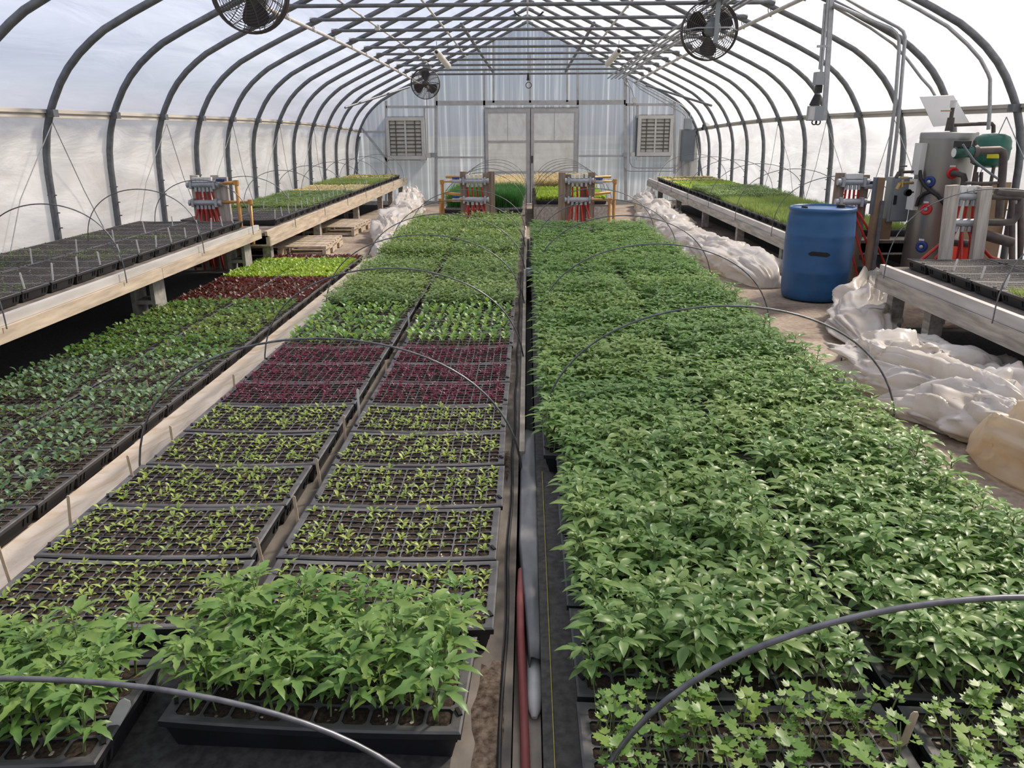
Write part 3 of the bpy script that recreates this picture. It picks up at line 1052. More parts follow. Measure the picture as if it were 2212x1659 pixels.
bL = low_bed('low centre bed carrying lettuce and red seedling trays, next to the floor trays', -1.29, -0.028, 0.45, 9.05, ZB, 'mat_grey')
bR = low_bed('low centre bed full of tall tomato seedlings, beside the sand path', 0.030, 1.33, 0.45, 8.95, ZB, 'fabric_black_lit')
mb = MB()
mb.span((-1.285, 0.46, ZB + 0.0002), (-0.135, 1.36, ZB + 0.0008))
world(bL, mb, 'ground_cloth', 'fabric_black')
mb = MB()
mb.span((0.0490, 0.46, ZB + 0.001), (0.0506, 2.3, ZB + 0.003))
world(bR, mb, 'yellow_stripe', 'yellow_thread')
mb = MB()
pts = [(-0.047 + 0.003 * math.sin(i * 0.9), 0.7 + i * 0.09, ZB + 0.004) for i in range(60)]
mb.tube(pts, 0.004, 5)
world(bL, mb, 'seam', 'rubber_black')
mb = MB()
for (x, y, rx, ry, sd) in ((-0.072, 1.16, 0.030, 0.20, 1), (-0.066, 2.36, 0.010, 0.12, 2), (-0.078, 0.80, 0.035, 0.22, 3)):
    n_ = 28
    vs = [(x, y, ZB + 0.006)]
    for i in range(n_):
        a = 2 * PI * i / n_
        k = 1 + 0.45 * noise.noise(Vector((math.cos(a) * 2, math.sin(a) * 2, sd)))
        vs.append((x + 0.55 * rx * k * math.cos(a), y + 0.55 * ry * k * math.sin(a), ZB + 0.005))
    for i in range(n_):
        a = 2 * PI * i / n_
        k = 1 + 0.45 * noise.noise(Vector((math.cos(a) * 2, math.sin(a) * 2, sd)))
        vs.append((x + rx * k * math.cos(a), y + ry * k * math.sin(a), ZB + 0.0005))
    fs = [(0, 1 + i, 1 + (i + 1) % n_) for i in range(n_)] + [(1 + i, 1 + n_ + i, 1 + n_ + (i + 1) % n_, 1 + (i + 1) % n_) for i in range(n_)]
    mb.add(vs, fs, 0, True)
o = world(bL, mb, 'spilled_soil', 'dirt_brown')
o['kind'] = 'stuff'
fL = low_bed('far low bed with the tall chives and cream seedlings', -1.20, -0.03, 10.9, 15.9, 0.30, 'mat_grey')
fR = low_bed('far low bed with lime seedlings behind the orange-piped manifold', 0.10, 1.30, 12.3, 16.2, 0.30, 'mat_grey')

# the narrow trench between the centre beds
mb = MB(True)
for a, b in seg(2.45, 9.0, 12):
    mb.span((-0.027, a, 0.10), (-0.008, b, ZB + 0.010))
tag(mb.build('trench_board', 'trench_tan'), 'long cream board standing along the edge of the narrow trench', 'board')
mb = MB()
for a, b, dz in ((0.45, 1.02, 0.0), (1.025, 1.60, 0.004)):
    mb.span((-0.027, a, 0.0), (0.029, b, 0.272 + dz))
tag(mb.build('trench_plank', 'trench_tan'), 'pale tan planks lying in the trench beneath the red hose', 'plank')
mb = MB()
NN = 34
vs, fs = [], []
for j in range(NN):
    t_ = j / (NN - 1)
    y = 1.395 + 1.40 * t_
    xl = 0.004 - 0.029 * min(1, t_ * 3.0)
    for i in range(11):
        u = i / 10
        x = xl + (0.0295 - xl) * u
        z = ZB + 0.001 + 0.006 * math.sin(PI * (0.15 + 0.75 * u)) + 0.008 * noise.noise(Vector((x * 22, y * 6, 0))) - 0.012 * abs(noise.noise(Vector((x * 25 + y * 10, y * 14, 4))))
        if i == 0:
            z -= 0.05
        if j == 0:
            z -= 0.02
        vs.append((x, y, z - 0.05 * max(0, t_ - 0.8) * 5))
for j in range(NN - 1):
    for i in range(10):
        a = j * 11 + i
        fs.append((a, a + 1, a + 12, a + 11))
mb.add(vs, fs, 0, True)
o = tag(mb.build('duct_wrap', 'duct_plastic'), 'wrinkled grey plastic wrap over the duct in the trench', 'plastic sheet')
md = o.modifiers.new('thick', 'SOLIDIFY')
md.thickness = 0.003
mb = MB()
mb.tube([(0.016, 1.27, 0.286), (0.016, 1.285, 0.292), (0.016, 1.32, 0.296), (0.016, 1.45, 0.296)], [0.006, 0.013, 0.016, 0.016], 14)
tag(mb.build('drain_pipe', 'cap_white'), 'short white pipe end poking out below the grey duct wrap', 'pipe')
mb = MB(True)  # black strip added to paint the shade down in the gap
for a, b in seg(2.8, 9.0, 10):
    mb.span((-0.004, a, 0.05), (0.027, b, 0.22))
tag(mb.build('trench_shade', 'rubber_black'), 'black liner added to paint the shade deep in the far trench', 'infill')
pts = [(-0.014, 1.74, 0.335), (-0.016, 1.60, 0.345), (-0.014, 1.48, 0.335), (-0.009, 1.34, 0.315), (-0.004, 1.22, 0.292), (-0.001, 1.10, 0.283), (0.001, 0.98, 0.281), (-0.003, 0.86, 0.281), (-0.008, 0.70, 0.281), (-0.006, 0.45, 0.281)]
pp = []
for i in range(len(pts) - 1):
    for k in range(5):
        a, b = Vector(pts[i]), Vector(pts[i + 1])
        pp.append(a.lerp(b, k / 5))
mb = MB()
mb.tube(pp, 0.0092, 12)
tag(mb.build('garden_hose', 'hose_red'), 'faded red garden hose lying in the trench between the centre beds', 'hose')
t = thing('pipe_cap', 'small grey cap on the dark pipe standing in the middle of the trench', 'pipe', (0.02, 5.62, 0.0))
mb = MB()
mb.tube([(0, 0, 0), (0, 0, 0.41)], 0.022, 12)
mb.build('post', 'rubber_black', t)
mb = MB()
mb.tube([(0, 0, 0.40), (0, 0, 0.455)], 0.030, 12)
mb.build('cap', 'manifold_grey', t)

# white film strip hanging down the side of the centre bed to the floor trays
mb = MB(True)
NN = 120
vs, fs = [], []
for j in range(NN + 1):
    y = 0.8 + 8.0 * j / NN
    for i in range(15):
        u = i / 14
        x = -1.275 - 0.575 * u ** 1.15
        z = ZB - 0.01 - (ZB - 0.035) * min(1, u * 1.10) ** 0.9
        a = noise.noise(Vector((x * 2.2 + y * 3.0, y * 2.2, 0)))
        b = abs(noise.noise(Vector((x * 6 + y * 7, y * 2.4 - x * 5, 5))))
        k = math.sin(PI * min(1, u * 1.05 + 0.02))
        vs.append((x, y, max(0.008, z + k * (0.030 * a + 0.050 * (0.5 - b)))))
for j in range(NN):
    for i in range(14):
        a = j * 15 + i
        fs.append((a, a + 15, a + 16, a + 1))
mb.add(vs, fs, 0, True)
tag(mb.build('film_skirt', 'sheet_strip'), 'cream sunlit plastic skirt draped between the lettuce trays and the floor trays', 'plastic sheet')


# ================================================================== CRUMPLED FILM
def pile(name, label, path, mat, folds=(1.0, 1.0), seed=0, nu=44, per=26, ln=1.0, group=None):
    """A long heap of crumpled sheet: path gives (x, y, half width, height)."""
    mb = MB(True)
    L = [0]
    for a, b in zip(path, path[1:]):
        L.append(L[-1] + math.hypot(a[0] - b[0], a[1] - b[1]))
    n = int(L[-1] * per)
    vs, fs = [], []
    for j in range(n + 1):
        s = L[-1] * j / n
        i = max(q for q in range(len(L)) if L[q] <= s + 1e-9)
        i = min(i, len(path) - 2)
        t = (s - L[i]) / (L[i + 1] - L[i])
        t = t * t * (3 - 2 * t)
        x, y, hw, h = [a + (b - a) * t for a, b in zip(path[i], path[i + 1])]
        dx, dy = path[i + 1][0] - path[i][0], path[i + 1][1] - path[i][1]
        l = math.hypot(dx, dy)
        px_, py_ = -dy / l, dx / l
        end = min(1.0, min(s, L[-1] - s) / 0.25)
        end = math.sqrt(max(0.0, 1 - (1 - end) ** 2))
        fat = 1 + 0.34 * noise.noise(Vector((s * 1.7, seed, 1.5))) + 0.12 * noise.noise(Vector((s * 4.5, seed, 7.5)))
        sway = 0.16 * hw * noise.noise(Vector((s * 1.4, seed, 4.5)))
        for q in range(nu + 1):
            u = -1 + 2 * q / nu
            th = PI / 2 - u * R(108)
            nx_, nz_ = math.cos(th), math.sin(th)
            # cloth coordinates: folds run mostly along the heap and fan out
            p = Vector((s * 0.95 * ln, u * 1.25, seed))
            wv = p + 0.55 * Vector((noise.noise(p * 1.3 + Vector((7, 1, 2))), noise.noise(p * 1.3 + Vector((1, 8, 3))), 0)) + 0.12 * Vector((noise.noise(p * 4 + Vector((3, 3, 3))), noise.noise(p * 4 + Vector((5, 9, 1))), 0))

            def fold(a_, b_, k_, o_):
                v_ = noise.noise(Vector((wv.x * a_ + wv.y * k_, wv.y * b_ - wv.x * k_ * 0.5, seed + o_)))
                return math.sqrt(v_ * v_ + 0.0016) * 2.4

            d_ = 0.46 * folds[0] * (fold(0.9, 1.7, 0.6, 1) - 0.5) + 0.22 * folds[1] * (fold(1.6, 4.6, 1.4, 4) - 0.4) + 0.085 * folds[1] * (fold(3.6, 10.0, -2.6, 6) - 0.4)
            v_ = noise.noise(Vector((wv.x * 2.4 - wv.y * 1.8, wv.y * 3.2 + wv.x, seed + 8)))
            d_ += 0.07 * folds[1] * max(0.0, 1 - abs(v_) * 9) ** 1.5
            k_ = 1 + d_
            if nz_ < 0:
                k_ = 1 + d_ * 0.4
            lat = hw * fat * (0.25 + 0.75 * end) * nx_ * k_ + sway
            z = h * (0.30 + 0.70 * fat) * end * max(-0.25, nz_) * k_ + h * 0.22 * end
            vs.append((x + px_ * lat, y + py_ * lat + 0.02 * d_, max(0.004, z)))
    for j in range(n):
        for q in range(nu):
            a = j * (nu + 1) + q
            fs.append((a, a + 1, a + nu + 2, a + nu + 1))
    mb.add(vs, fs, 0, True)
    o = mb.build(name, mat)
    return tag(o, label, 'plastic sheet', group)


GP = 'crumpled sheets of white film'
pile('crumpled_film', 'long crumpled roll of white film on the sand from far gable to barrel',
     [(2.52, 17.5, 0.12, 0.16), (2.42, 16.2, 0.22, 0.26), (2.22, 13.5, 0.28, 0.19), (2.08, 11.3, 0.28, 0.17), (2.06, 9.8, 0.27, 0.17), (2.14, 8.6, 0.25, 0.19), (2.22, 7.7, 0.25, 0.17), (2.28, 7.15, 0.16, 0.12)],
     SHEET, (0.65, 0.85), 3, 56, 34, 1.1, GP)
pile('crumpled_film', 'crumpled white film pulled taut beside the barrel, slumping towards the path',
     [(3.02, 7.0, 0.08, 0.14), (2.93, 6.5, 0.11, 0.24), (2.66, 5.95, 0.18, 0.19), (2.44, 5.5, 0.20, 0.13), (2.32, 5.05, 0.14, 0.08)],
     SHEET, (0.7, 0.9), 21, 80, 64, 1.0, GP)
pile('crumpled_film', 'big puffed heap of white film below the whitish bench, next to the sand path',
     [(2.20, 5.0, 0.14, 0.09), (2.22, 4.65, 0.27, 0.19), (2.18, 4.2, 0.32, 0.26), (2.24, 3.8, 0.31, 0.24), (2.36, 3.35, 0.26, 0.18)],
     SHEET, (0.9, 1.0), 33, 100, 80, 1.5, GP)
pile('crumpled_film', 'second puffed roll of white film lying against the bench side of the heap',
     [(2.30, 4.85, 0.08, 0.08), (2.46, 4.5, 0.16, 0.15), (2.54, 4.1, 0.19, 0.15), (2.58, 3.65, 0.18, 0.14), (2.62, 3.2, 0.12, 0.10)],
     SHEET, (0.9, 1.0), 95, 80, 80, 1.5, GP)
pile('crumpled_film', 'low tongue of white film on the path before the puffed heap',
     [(1.90, 3.98, 0.05, 0.06), (2.02, 3.78, 0.12, 0.13), (2.24, 3.62, 0.20, 0.20), (2.55, 3.5, 0.24, 0.20)],
     SHEET, (0.8, 1.0), 47, 70, 90, 2.4, GP)
pile('crumpled_film', 'yellowed balled-up film at the edge of the path, partly out of frame',
     [(2.08, 3.32, 0.10, 0.12), (2.14, 3.14, 0.20, 0.28), (2.24, 2.95, 0.22, 0.28), (2.36, 2.72, 0.16, 0.16)],
     SHEET_TAN, (0.6, 0.8), 58, 80, 100, 2.2, GP)
pile('crumpled_film', 'small balled scrap of white film between the puffed heap and the yellowed ball',
     [(2.04, 3.60, 0.05, 0.06), (2.14, 3.50, 0.13, 0.17), (2.28, 3.40, 0.15, 0.18), (2.46, 3.30, 0.12, 0.14)],
     SHEET, (0.8, 1.0), 71, 70, 110, 3.2, GP)
pile('crumpled_film', 'tall gathered heap of white film beside the far bench and centre bed',
     [(-2.55, 17.6, 0.08, 0.18), (-2.38, 16.4, 0.17, 0.28), (-2.14, 14.2, 0.22, 0.25), (-1.98, 12.2, 0.25, 0.24), (-1.86, 10.6, 0.23, 0.22), (-1.74, 9.4, 0.15, 0.15), (-1.64, 8.7, 0.09, 0.08)],
     SHEET, (0.55, 0.9), 85, 64, 44, 1.6, GP)


# black sheets added under and behind the raised benches to deepen their shade
for xa, xb, ya, yb, zt_, lab in ((-2.92, -4.03, 1.2, 8.1, 0.34, 'added black sheet darkening the space behind and under the dark-tray bench'), (-3.05, -3.98, 8.4, 18.0, 0.24, 'added black sheet darkening the space under the bench with the pallets'),
                                 (2.95, 3.92, 7.7, 17.1, 0.25, 'added black sheet darkening the space under the bench beyond the barrel'), (2.80, 3.98, 1.8, 5.6, 0.29, 'added black sheet darkening the space under the whitish bench before the heater')):
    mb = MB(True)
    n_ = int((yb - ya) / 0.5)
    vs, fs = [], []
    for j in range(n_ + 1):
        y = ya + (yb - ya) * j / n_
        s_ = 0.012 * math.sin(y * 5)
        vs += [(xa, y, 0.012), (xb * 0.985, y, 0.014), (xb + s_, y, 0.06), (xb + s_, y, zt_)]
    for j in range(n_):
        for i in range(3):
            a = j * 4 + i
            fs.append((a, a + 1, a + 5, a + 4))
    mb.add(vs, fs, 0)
    tag(mb.build('added_dark_sheet', 'fabric_black'), lab, 'cloth', 'added dark sheets under the benches')

# ================================================================== WIRE HOOPS
def hoop(x0, x1, y, zf, zp, label, group, r=0.0038, lean=0.0, zf2=None):
    mb = MB()
    n = 40
    c, h = (x0 + x1) / 2, (x1 - x0) / 2
    pts = []
    for i in range(n + 1):
        a = PI * i / n
        u = -math.cos(a)
        v = math.sin(a) ** 0.72
        pts.append((c + h * u, y + lean * v, (zf if u < 0 or zf2 is None else zf2) + (zp - zf) * v))
    mb.tube(pts, r, 8)
    return tag(mb.build('wire_hoop', 'hoop_wire'), label, 'hoop', group)


G1, G2 = 'wire hoops over the lettuce bed', 'wire hoops over the tomato bed'
for i, y in enumerate((0.93, 2.33, 3.62, 4.84, 6.1, 7.35, 8.6)):
    hoop(-1.30 if i else -1.42, -0.012 if i else -0.10, y, 0.22, 0.80 + (0.0 if i else -0.148), 'thin bent wire hoop over the bed of lettuce and red trays, %s from the front' % ORD[i], G1, 0.0036 if i else 0.0043)
for i, y in enumerate((0.95, 2.66, 4.2, 5.65, 7.0, 8.3)):
    hoop(0.045 if i else 0.09, 1.36, y, 0.22, 0.83 if i else 0.79, 'thin bent wire hoop over the tall tomato seedlings, %s from the front' % ORD[i], G2, 0.0038 if i else 0.0047)
for i, y in enumerate((10.95, 12.2, 13.4, 14.6, 15.8)):
    hoop(-1.22, -0.01, y, 0.2, 0.86, 'wire hoop over the far chives and cream seedlings, %s in the row' % ORD[i], 'wire hoops over the far chives')
for i, y in enumerate((12.35, 13.2, 14.1, 15.1, 16.1)):
    hoop(0.10, 1.34, y, 0.1, 0.86, 'wire hoop over the far lime seedlings, %s in the row' % ORD[i], 'wire hoops over the far lime trays')
for i, y in enumerate((3.95, 5.25, 6.6, 7.85)):
    hoop(-3.78, -2.785, y, 0.42, 0.96, 'thin hoop over the dark seed trays of the raised bench, %s from the front' % ORD[i], 'wire hoops over the raised seed bench', 0.004)
for i, y in enumerate((9.2, 10.6, 12.0, 13.4, 14.8, 16.2, 17.6)):
    hoop(-3.85, -2.745, y, 0.33, 0.92, 'thin hoop over the bench that reaches the far gable, %s in the row' % ORD[i], 'wire hoops over the far raised bench', 0.004)
for i, y in enumerate((8.3, 9.8, 11.3, 12.8, 14.3, 15.8)):
    hoop(2.59, 3.95, y, 0.33, 0.95, 'thin hoop over the lime trays beyond the barrel, %s in the row' % ORD[i], 'wire hoops over the lime bench', 0.004)
for i, y in enumerate((4.15, 5.5)):
    hoop(2.545, 3.95, y, 0.40, 1.02, 'thin hoop over the trays before the water heater, %s from the front' % ORD[i], 'wire hoops before the heater', 0.004)

# ================================================================== BLUE BARREL
t = thing('plastic_barrel', 'blue plastic drum with a black smear standing on the sand path', 'barrel', (2.53, 6.77, 0))
rb = 0.284
prof = [(0.0, 0.0), (rb * 0.86, 0.0), (rb * 0.925, 0.012), (rb * 0.955, 0.045), (rb * 0.975, 0.12), (rb * 0.985, 0.235), (rb * 1.0, 0.25), (rb * 0.985, 0.265), (rb * 0.998, 0.36), (rb * 1.0, 0.40),
        (rb * 0.998, 0.50), (rb * 0.985, 0.535), (rb * 1.0, 0.55), (rb * 0.985, 0.565), (rb * 0.975, 0.65), (rb * 0.955, 0.715), (rb * 0.93, 0.745), (rb * 0.955, 0.753), (rb * 0.962, 0.768), (rb * 0.94, 0.782), (rb * 0.90, 0.784), (rb * 0.885, 0.768)]
mb = MB()
mb.lathe(prof, (0, 0, 0), 56)
mb.build('body', 'barrel_blue', t)
mb = MB()
mb.lathe([(rb * 0.89, 0.764), (0.0, 0.768)], (0, 0, 0), 48)
ld_ = mb.build('lid', 'barrel_top', t)
for a, r_ in ((R(20), 0.035), (R(200), 0.026)):
    mb = MB()
    mb.lathe([(r_, 0.766), (r_, 0.79), (r_ * 0.8, 0.795), (0, 0.795)], (0.19 * math.cos(a), 0.19 * math.sin(a), 0), 16)
    mb.build('bung', 'gasket_black', ld_)
mb = MB()
vs, fs = [], []
n = 30
av = math.atan2(-6.77, -2.53) + R(3)
for i in range(n + 1):
    u = i / n
    a = av + (u - 0.5) * 0.62
    hh = 0.019 * min(1, 5 * u + 0.25, 5 * (1 - u) + 0.25) * (1 + 0.18 * noise.noise(Vector((u * 4, 3, 0))))
    zc = 0.415 + 0.003 * math.sin(u * 5)
    for z in (zc - hh, zc + hh):
        rr = rb * 1.003
        vs.append((rr * math.cos(a), rr * math.sin(a), z))
for i in range(n):
    fs.append((2 * i, 2 * i + 2, 2 * i + 3, 2 * i + 1))
mb.add(vs, fs, 0, True)
mb.build('smear', 'gasket_black', t)


# ================================================================== MANIFOLDS
def tube_curve(a, b, sag_, side, n=10):
    a, b = Vector(a), Vector(b)
    out = []
    for i in range(n + 1):
        u = i / n
        q = a.lerp(b, u)
        q += Vector((side * math.sin(PI * u), -sag_ * math.sin(PI * u), 0))
        out.append(q)
    return out


def manifold(label, Y, posts, zt, zlo, zhi, x0, x1, wood, side=0, pipes=None, loops=4, spread=0.06, back=0.12):
    """posts: list of x; zlo, zhi: heights of the two headers between x0 and x1."""
    t = thing('heating_manifold', label, 'manifold', ((x0 + x1) / 2, Y, 0), 'tube manifolds on wooden posts')
    for i, px_ in enumerate(posts):
        mb = MB()
        dy = 0.0 if not isinstance(px_, tuple) else px_[1]
        xx = px_ if not isinstance(px_, tuple) else px_[0]
        zz = zt - (0.02 * (i % 2))
        mb.span((xx - 0.042, Y + 0.03 + dy, 0), (xx + 0.042, Y + 0.072 + dy, zz))
        world(t, mb, 'post', wood)
    hd = {}
    for z, nm in ((zhi, 'upper_header'), (zlo, 'lower_header')):
        mb = MB()
        mb.tube([(x0 - 0.06, Y, z), (x0, Y, z), (x1, Y, z), (x1 + 0.06, Y, z)], [0.022, 0.030, 0.030, 0.022], 12)
        for xx in (x0 - 0.055, x1 + 0.055):
            mb.tube([(xx - 0.012, Y, z), (xx + 0.012, Y, z)], 0.034, 6)
        for xx in (x0 - 0.02, x1 + 0.02):
            mb.span((xx - 0.012, Y - 0.04, z - 0.042), (xx + 0.012, Y + 0.035, z + 0.042))
        hd[nm] = world(t, mb, nm, 'manifold_grey')
    xs = [x0 + (x1 - x0) * (i + 0.5) / loops for i in range(loops)]
    for i, xx in enumerate(xs):
        mb = MB()
        mb.span((xx - 0.019, Y - 0.024, zhi + 0.028), (xx + 0.019, Y + 0.024, zhi + 0.075))
        world(t, mb, 'actuator_cap', 'cap_white').parent = hd['upper_header']
        mb = MB()
        mb.tube([(xx, Y, zhi - 0.025), (xx, Y, zhi - 0.07)], 0.017, 8)
        mb.tube([(xx, Y, zlo - 0.025), (xx, Y, zlo - 0.065)], 0.017, 8)
        world(t, mb, 'fitting', 'manifold_grey')
        mb = MB()
        fl = (i - (loops - 1) / 2) * spread
        mb.tube(tube_curve((xx, Y, zhi - 0.065), (xx + fl * 0.5 + 0.02, Y + 0.05, 0.03 + sag(Y)), -0.02, 0.015), 0.0105, 8)
        mb.tube(tube_curve((xx, Y, zlo - 0.06), (xx + fl + side, Y - back, 0.02 + sag(Y)), 0.03, fl * 0.25), 0.0105, 8)
        world(t, mb, 'tube', 'tube_red')
    for run, mat, r_ in (pipes or []):
        mb = MB()
        mb.tube(run, r_, 10)
        for q in run[1:-1]:
            mb.tube([Vector(q) - Vector((0, 0, r_ * 1.3)), Vector(q) + Vector((0, 0, r_ * 1.3))], r_ * 1.35, 10)
        world(t, mb, 'supply_pipe', mat)
    return t


def valve(t, c, ang=0.0):
    mb = MB()
    mb.tube([Vector(c) - Vector((0.045, 0, 0)), Vector(c) + Vector((0.045, 0, 0))], 0.026, 10)
    vb = world(t, mb, 'valve_body', 'manifold_grey')
    mb = MB()
    mb.span((c[0] - 0.045, c[1] - 0.02, c[2] + 0.028), (c[0] + 0.04, c[1] + 0.02, c[2] + 0.046))
    mb.tube([(c[0], c[1], c[2] + 0.01), (c[0], c[1], c[2] + 0.04)], 0.010, 8)
    world(t, mb, 'valve_handle', 'valve_blue').parent = vb


YM = 9.62
zh, zl = at(1030, 391, YM).z, at(1030, 431, YM).z
xa, xb = at(1005, 400, YM).x, at(1044, 400, YM).x
pL, pR = at(1001, 400, YM).x, at(1050, 400, YM).x
xo = at(955, 400, YM).x
t = manifold('manifold of red tubes with copper pipe, between the tomato rows and the tall chives', YM, [pL, pR, (pR + 0.06, 0.02)], at(1005, 371, YM).z, zl, zh, xa, xb, 'post_wood', 0,
             [([(pL, YM, zh), (xo, YM, zh - 0.01), (xo, YM, 0.0)], 'copper_pipe', 0.020),
              ([(pL, YM + 0.08, zh + 0.04), (xo + 0.03, YM + 0.25, zh + 0.035)], 'copper_pipe', 0.018),
              ([(pL, YM - 0.03, zl), (xo - 0.02, YM - 0.05, zl - 0.01), (xo - 0.03, YM - 0.05, 0.0)], 'copper_pipe', 0.020),
              ([(pL, YM + 0.08, zl + 0.05), (xo + 0.01, YM + 0.25, zl + 0.06)], 'copper_pipe', 0.018)])
valve(t, (pL - 0.09, YM, zh))
valve(t, (pL - 0.09, YM - 0.03, zl))
xa, xb = at(1232, 400, YM).x, at(1271, 400, YM).x
pL, pR = at(1227, 400, YM).x, at(1278, 400, YM).x
xo = at(1328, 400, YM).x
t = manifold('manifold of red tubes with copper pipe, behind the tall tomato seedlings', YM, [(at(1214, 400, YM).x, -0.02), pL, pR, (at(1262, 400, YM).x, 0.05)], at(1214, 373, YM).z, zl - 0.005, zh, xa, xb, 'post_wood', 0,
             [([(pR, YM, zh - 0.015), (xo, YM, zh - 0.01), (xo, YM, 0.0)], 'copper_pipe', 0.020),
              ([(pR, YM + 0.08, zh + 0.03), (xo - 0.03, YM + 0.25, zh + 0.03)], 'copper_pipe', 0.018),
              ([(pR, YM - 0.04, zl), (xo - 0.06, YM - 0.06, zl - 0.01), (xo - 0.06, YM - 0.06, 0.0)], 'copper_pipe', 0.020),
              ([(pR, YM + 0.08, zl + 0.05), (xo - 0.03, YM + 0.25, zl + 0.06)], 'copper_pipe', 0.018)])
valve(t, (pR + 0.09, YM, zh - 0.015))
YM = 8.2
zh, zl = at(445, 399, YM).z, at(445, 438, YM).z
xa, xb = at(420, 420, YM).x, at(462, 420, YM).x
pL, pR = at(421, 420, YM).x, at(465, 420, YM).x
xo = at(515, 420, YM).x
t = manifold('manifold of red tubes on posts in the gap between the two raised timber benches', YM, [pL, (pL + 0.10, 0.04), pR, (pR + 0.085, 0.0)], at(420, 379, YM).z, zl, zh, xa, xb, 'grey_post_wood', 0.06,
             [([(pR, YM, zh + 0.01), (xo - 0.01, YM - 0.02, zh + 0.02), (xo, YM - 0.02, zh + 0.02), (xo, YM - 0.03, 0.30)], 'copper_pipe', 0.019),
              ([(pR, YM + 0.05, zl), (at(543, 438, YM).x, YM - 0.03, zl + 0.01), (at(540, 438, YM).x, YM - 0.03, 0.28)], 'copper_pipe', 0.019)], 5)
valve(t, (pR + 0.08, YM, zh + 0.01))
YM = 7.45
zh, zl = at(1842, 393, YM).z, at(1842, 436, YM).z
xa, xb = at(1824, 400, YM).x, at(1860, 400, YM).x
t = manifold('manifold of red tubes on posts just behind the blue drum', YM, [at(1814, 430, YM).x, at(1866, 430, YM).x], at(1814, 374, YM).z, zl, zh, xa, xb, 'post_wood', 0.28,
             [([(at(1866, 393, YM).x, YM, zh), (at(1886, 393, YM).x, YM, zh)], 'manifold_grey', 0.016), ([(at(1866, 436, YM).x, YM, zl), (at(1886, 436, YM).x, YM, zl)], 'manifold_grey', 0.016)])
valve(t, (at(1880, 393, YM).x, YM, zh - 0.04))
YM = 5.85
zh, zl = at(2095, 424, YM).z, at(2095, 481, YM).z
xa, xb = at(2068, 430, YM).x, at(2112, 430, YM).x
t = manifold('manifold of red tubes between two pale posts, before the steel water heater', YM, [], 1.0, zl, zh, xa, xb, 'grey_post_wood', 0.0, [], 3, 0.16)
for a, b in (((2058, 400), (2039, 575)), ((2129, 403), (2106, 575))):
    p, q = at(*a, YM - 0.05), at(*b, YM - 0.05)
    mb = MB()
    mb.beam(q + (q - p) * 0.9, p, 0.082, 0.05, 0, (0, 1, 0))
    world(t, mb, 'post', 'grey_post_wood')
for pts, r_, mt in ((((2112, 424), (2150, 425), (2204, 426), (2204, 440), (2202, 470)), 0.024, 'iron_pipe'), (((2112, 480), (2160, 481), (2188, 479), (2200, 462), (2202, 440)), 0.026, 'iron_pipe'),
                    (((2152, 415), (2170, 418), (2230, 421)), 0.030, 'iron_pipe'), (((2122, 506), (2185, 524)), 0.040, 'iron_pipe'), (((2048, 522), (2110, 528)), 0.030, 'iron_pipe')):
    mb = MB()
    mb.tube([at(*q, YM + 0.12) for q in pts], r_, 10)
    world(t, mb, 'supply_pipe', mt)
for pts in (((2060, 490), (2040, 520), (2010, 545), (1985, 566)), ((2068, 490), (2050, 525), (2020, 560)), ((2094, 490), (2098, 520), (2112, 550), (2130, 566)), ((2100, 490), (2112, 525), (2140, 556), (2160, 562))):
    mb = MB()
    mb.tube([at(*q, YM - 0.0) for q in pts], 0.013, 8)
    world(t, mb, 'tube', 'tube_red')
mb = MB()
c = at(2084, 541, YM + 0.25)
mb.span((c.x - 0.07, c.y - 0.05, 0.0), (c.x + 0.07, c.y + 0.05, c.z + 0.05))
tag(mb.build('gas_can', 'orange_red'), 'bright orange-red plastic can behind the manifold of pale posts', 'can')

# ================================================================== WATER HEATER
YH = 7.15
cx = (at(1992, 300, YH).x + at(2106, 300, YH).x) / 2
rh = (at(2106, 300, YH).x - at(1992, 300, YH).x) / 2 * 0.985
zt = at(2050, 286, YH - 0.1).z
t = thing('water_heater', 'tall dull steel water heater tank with coloured port rings, by the whitish bench', 'water heater', (cx, YH, 0))
mb = MB()
mb.lathe([(rh * 0.97, 0.0), (rh, 0.01), (rh, zt - 0.05)], (0, 0, 0), 56)
mb.build('tank', 'heater_steel', t)
mb = MB()
mb.lathe([(rh * 1.012, zt - 0.055), (rh * 1.012, zt - 0.008), (rh * 0.99, zt), (0.0, zt + 0.004)], (0, 0, 0), 56)
mb.build('top_cover', 'heater_steel', t)


def on_tank(px, py):
    """Where a survey ray meets the tank's skin, and the outward direction there."""
    d = at(px, py, 1.0) - CAM
    d.normalize()
    o = CAM - Vector((cx, YH, 0))
    a = d.x ** 2 + d.y ** 2
    b = 2 * (o.x * d.x + o.y * d.y)
    c = o.x ** 2 + o.y ** 2 - rh * rh
    q = max(0.0, b * b - 4 * a * c)
    k = (-b - math.sqrt(q)) / (2 * a)
    p = CAM + d * k
    nrm = Vector((p.x - cx, p.y - YH, 0)).normalized()
    return p, nrm


def facing(nrm):
    return nrm.to_track_quat('Z', 'Y').to_matrix()


